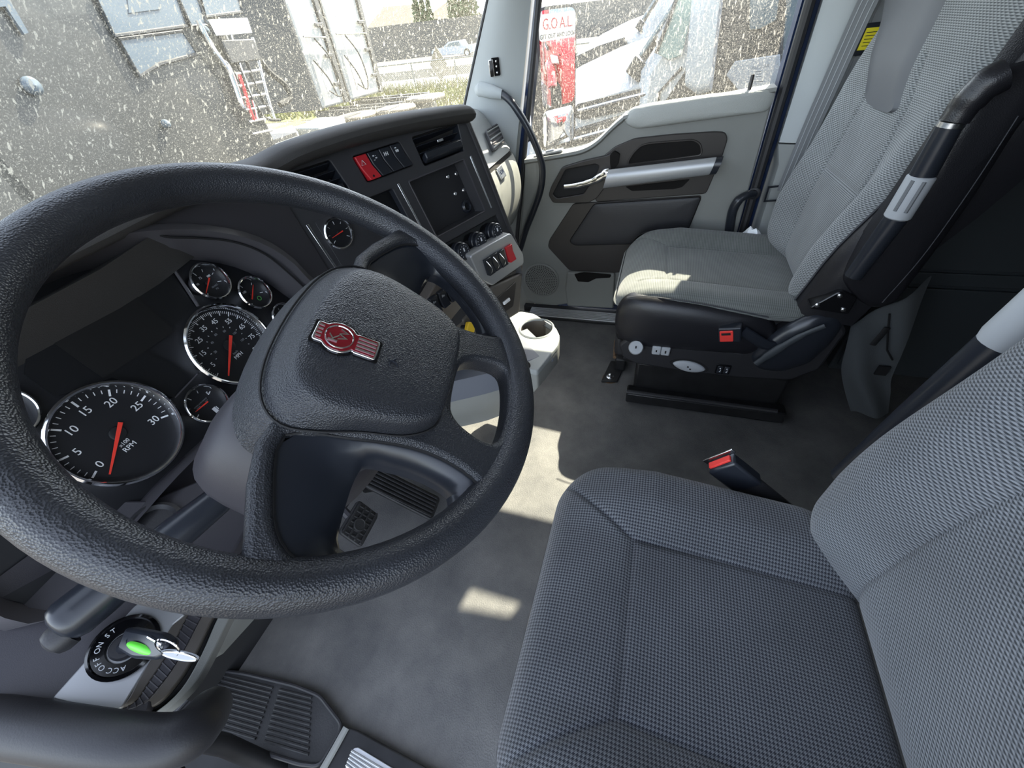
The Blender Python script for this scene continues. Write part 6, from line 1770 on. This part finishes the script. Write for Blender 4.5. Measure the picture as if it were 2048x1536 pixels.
# white tractors beyond it
Y8 = Plane((0, 8.49, 0), (1, 0, 0), (0, 0, 1), (0, -1, 0))
for nm, pa_l, pa_r in (('white tractor ahead, the left one of the pair beside the hoses', (568, 0), (625, 0)), ('white tractor ahead, the right one of the pair beside the fence', (640, 0), (712, 0))):
    x0 = Y8.px(*pa_l)[0]
    x1 = Y8.px(*pa_r)[0]
    t = sleeper_back(nm, x0, x1, 8.5, -0.10, 3.0, 'white_panel', 2.5)
    obj('side_extender', box((x0 - 0.05, 9.7, 1.4), (0.06, 2.5, 3.0)), 'dark_panel', t)
    obj('edge_seal', box((x1 + 0.08, 8.6, 1.4), (0.16, 0.3, 3.0)), 'dark_panel', t)
    for z in (0.35, 0.95, 1.55): obj('hinge', box((x1 - 0.12, 8.44, z), (0.30, 0.06, 0.07)), 'dark_panel', t, bevel=0.01)
    obj('grab_rail', tube([V(x0 + 0.35, 8.40, 0.1), V(x0 + 0.33, 8.40, 2.2)], 0.022, 8), 'satin_silver', t)
    hz = catmull([V(x0 + 0.5, 8.4, 1.3), V(x0 + 0.75, 8.3, 0.9), V(x0 + 0.78, 8.25, 0.4), V(x0 + 0.55, 8.2, 0.1), V(x0 + 0.3, 8.3, 0.25)], 6)
    obj('air_hose', tube(hz, 0.018, 8), 'tyre', t)
    hz = catmull([V(x0 + 0.2, 8.4, 0.9), V(x0 + 0.42, 8.3, 0.5), V(x0 + 0.5, 8.25, 0.1)], 6)
    obj('air_hose', tube(hz, 0.018, 8), 'tyre', t)
    obj('crossbar', tube([V(x0 + 0.1, 8.38, 1.35), V(x1 - 0.1, 8.38, 1.30)], 0.02, 8), 'satin_silver', t)
# low flat deck with a spare load in front of them
Zd = XYP(-0.05)
dk = thing('chassis_deck', 'sunlit tractor frame deck with white and orange fittings behind the dash', 'chassis', (7.6, 7.4, GZ))
for k, (pts, m, h_) in enumerate((([(505, 300), (535, 276), (590, 262), (600, 275), (545, 300)], 'white_panel', 0.10), ([(545, 262), (600, 245), (618, 250), (560, 270)], 'orange_paint', 0.05), ([(580, 262), (640, 240), (690, 238), (640, 262)], 'white_panel', 0.05), ([(500, 300), (515, 276), (522, 278), (510, 304)], 'orange_paint', 0.06), ([(600, 285), (700, 250), (720, 258), (620, 300)], 'dark_panel', 0.05))):
    q = Zd.pp(pts)
    obj('deck_fitting', Zd.slab(q, -0.1, h_), m, dk, bevel=0.02)
obj('frame_rail', box((7.8, 7.2, -0.35), (3.0, 0.3, 0.3)), 'dark_panel', dk)
for px_, py_, pr in ((712, 228, 0.55), (790, 214, 0.55), (850, 192, 0.60)):
    u, v = Zd.px(px_, py_)
    fw5 = thing('fifth_wheel', ('flat sunlit fifth wheel plate nearest the hoses', 'flat sunlit fifth wheel plate in the middle of the row', 'flat sunlit fifth wheel plate nearest the pillar')[[712, 790, 850].index(px_)], 'coupling', (u, v, GZ))
    pts = [(u + pr * math.cos(2 * math.pi * k / 24), v + pr * 0.8 * math.sin(2 * math.pi * k / 24)) for k in range(24)]
    obj('plate', Zd.slab(pts, -0.08, 0.0), 'tan_steel', fw5, bevel=0.03)
    obj('throat', Zd.slab([(u - 0.9 * pr, v - 0.10), (u + 0.1, v - 0.06), (u + 0.1, v + 0.06), (u - 0.9 * pr, v + 0.10)], 0.0, 0.012), 'dark_panel', fw5)
    obj('stand', Zd.slab([(u + (a - u) * 0.5, v + (b - v) * 0.5) for a, b in pts], -0.6, -0.08), 'dark_panel', fw5)

# chain link fence along the yard, grass, guard rail, sign
fe = thing('chain_link_fence', 'grey chain link fence at the edge of the yard', 'fence', (24, 12, GZ))
for k in range(8): obj('post', tube([V(24, 3 + k * 2.6, GZ), V(24, 3 + k * 2.6, 0.12)], 0.04, 8), 'fence_steel', fe)
obj('top_rail', tube([V(24, 2, 0.08), V(24, 22, 0.08)], 0.03, 8), 'fence_steel', fe)
wires = []
hgt = 0.05 - GZ
for k in range(-12, 200):
    y0 = 2 + k * 0.11
    for s_ in (1, -1):
        a_, b_ = V(24, y0, GZ), V(24, y0 + s_ * hgt, 0.05)
        if min(a_.y, b_.y) < 2 or max(a_.y, b_.y) > 22: continue
        wires.append(tube([a_, b_], 0.006, 3, caps=False))
ob = obj('mesh_wire', join(*wires), 'fence_steel', fe, smooth=False)
ob['kind'] = 'stuff'
tag(obj('guard_rail', box((27.5, 14, -0.62), (0.35, 30, 0.42)), 'pale_concrete', smooth=False), 'long pale guard rail beyond the fence', 'guard rail')
sg = thing('road_sign', 'tan back of a diamond road sign beyond the fence', 'sign', (26.6, 12.3, GZ))
SG = Plane((26.6, 0, 0), (0, -1, 0), (0, 0, 1), (-1, 0, 0))
u, v = SG.px(877, 128)
obj('plate', SG.slab(rpoly([(u, v - 0.85), (u + 0.55, v), (u, v + 0.85), (u - 0.55, v)], 0.08), -0.02, 0.02), 'sign_back', sg)
obj('post', tube([SG.P(u, v + 0.85, -0.05), V(26.65, -u, GZ)], 0.05, 8), 'fence_steel', sg)
gr = []
rg_ = random.Random(3)
for k in range(5200):
    x, y = rg_.uniform(17.5, 27), rg_.uniform(4, 24)
    h_ = rg_.uniform(0.15, 0.5)
    a_ = rg_.uniform(0, math.pi)
    d = V(math.cos(a_), math.sin(a_), 0) * 0.06
    tip = V(rg_.uniform(-0.12, 0.12), rg_.uniform(-0.12, 0.12), h_)
    b0 = V(x, y, GZ)
    gr.append(([b0 - d, b0 + d, b0 + tip], [(0, 1, 2)]))
gs = obj('dry_grass', join(*gr), 'dry_grass', smooth=False)
gs['kind'] = 'stuff'
tag(gs, 'yellow green dry grass along the fence', 'grass')
struct(obj('trim_15', ([V(17, 3, GZ + 0.01), V(27, 3, GZ + 0.01), V(27, 26, GZ + 0.01), V(17, 26, GZ + 0.01)], [(0, 1, 2, 3)]), 'dry_grass', smooth=False), 'verge under the dry grass')
# sound wall, pickup on the road, houses and hedge
tag(obj('sound_wall', prism([V(75, -60, GZ), V(75, 70, GZ), V(75, 70, 3.4), V(75, -60, 1.2)], (0.6, 0, 0)), 'sound_wall', smooth=False), 'long grey sound wall across the road', 'wall')
pu = thing('pickup_truck', 'white pickup truck driving past beyond the fence', 'pickup', (60, 26.5, GZ))
PU = Plane((60, 0, 0), (0, -1, 0), (0, 0, 1), (-1, 0, 0))
bo = PU.pp([(862, 106), (866, 99), (886, 95), (896, 84), (920, 80), (926, 91), (945, 88), (946, 104), (940, 108), (868, 112)])
obj('body', PU.slab(bo, -1.8, 0.0), 'white_paint', pu, bevel=0.06)
wq = PU.pp([(890, 94), (899, 86), (917, 83), (921, 91)], 0.01)
obj('side_window', PU.slab(wq, -0.02, 0.02), 'truck_glass', pu)
for x, y in ((874, 109), (934, 105)):
    u, v = PU.px(x, y)
    wheel_at(PU.P(u, v, -0.1), 0.42, 0.3, (1, 0, 0), pu)
def house(label, x, pxs, roof_m):
    H = Plane((x, 0, 0), (0, -1, 0), (0, 0, 1), (-1, 0, 0))
    (l, t1), (ridge_l, rt), (ridge_r, rt2), (r_, t2) = pxs
    t = thing('house', label, 'house', (x, -H.px(l, t1)[0], GZ))
    a0, a1, a2, a3 = H.px(l, t1), H.px(ridge_l, rt), H.px(ridge_r, rt2), H.px(r_, t2)
    obj('wall', box((x + 5, -(a0[0] + a3[0]) / 2, (GZ + a0[1]) / 2), (9, abs(a3[0] - a0[0]) * 0.94, a0[1] - GZ)), 'siding', t)
    vs = [H.P(*a0, 0.6), H.P(*a1, -5), H.P(*a2, -5), H.P(*a3, 0.6), H.P(*a3, -10), H.P(*a0, -10)]
    obj('roof', (vs, [(0, 3, 2, 1), (5, 1, 2, 4), (0, 1, 5), (3, 4, 2), (0, 5, 4, 3)]), roof_m, t, smooth=False)
    return t
house('tan house with a brown gable roof above the sound wall', 100, ((735, 58), (742, 14), (816, 8), (832, 52)), 'roof_brown')
house('pale house with a peaked roof nearest the windscreen pillar', 125, ((850, 38), (884, -2), (898, -2), (940, 36)), 'roof_brown')
house('low brown house seen above the tractors by the mirror', 104, ((1150, 8), (1160, -8), (1330, -12), (1345, 2)), 'siding')
rt_ = random.Random(5)
LF = {}
for k, (px_, py_, s_) in enumerate(((836, 40, 2.6), (850, 44, 2.2), (862, 44, 2.3), (905, 40, 2.4), (918, 38, 2.8), (932, 36, 3.0), (948, 32, 3.2))):
    H = Plane((90, 0, 0), (0, -1, 0), (0, 0, 1), (-1, 0, 0))
    u, v = H.px(px_, py_)
    base_ = V(90, -u, GZ)
    top_ = V(90, -u, v + 4.2 * s_ / 2.6)
    lv = []
    for j in range(420):
        t = rt_.random() ** 0.8
        rad = s_ * 0.5 * (1 - t) ** 0.7 * math.sqrt(rt_.random())
        a_ = rt_.uniform(0, 2 * math.pi)
        c_ = base_ + (top_ - base_) * (0.12 + 0.88 * t) + V(rad * math.cos(a_), rad * math.sin(a_), 0)
        d1, d2 = V(rt_.uniform(-1, 1), rt_.uniform(-1, 1), rt_.uniform(-1, 1)).normalized() * 0.34, V(rt_.uniform(-1, 1), rt_.uniform(-1, 1), rt_.uniform(-1, 1)).normalized() * 0.34
        lv.append(([c_ - d1, c_ + d2, c_ + d1, c_ - d2], [(0, 1, 2, 3)]))
    t = thing('conifer', ('dark conifer right beside the tan house', 'second conifer from the tan house', 'third conifer from the tan house, left of the pale house', 'conifer in front of the pale house, on its left', 'conifer in front of the pale house, in the middle', 'conifer in front of the pale house, on its right', 'tallest conifer, next to the windscreen pillar')[k], 'tree', base_, 'hedge of conifers')
    ob = obj('foliage', join(*lv), 'leaf_green', t, smooth=False)
    ob['kind'] = 'stuff'
    obj('trunk', tube([base_, base_ + (top_ - base_) * 0.7], [0.2, 0.08], 8), 'roof_brown', t)
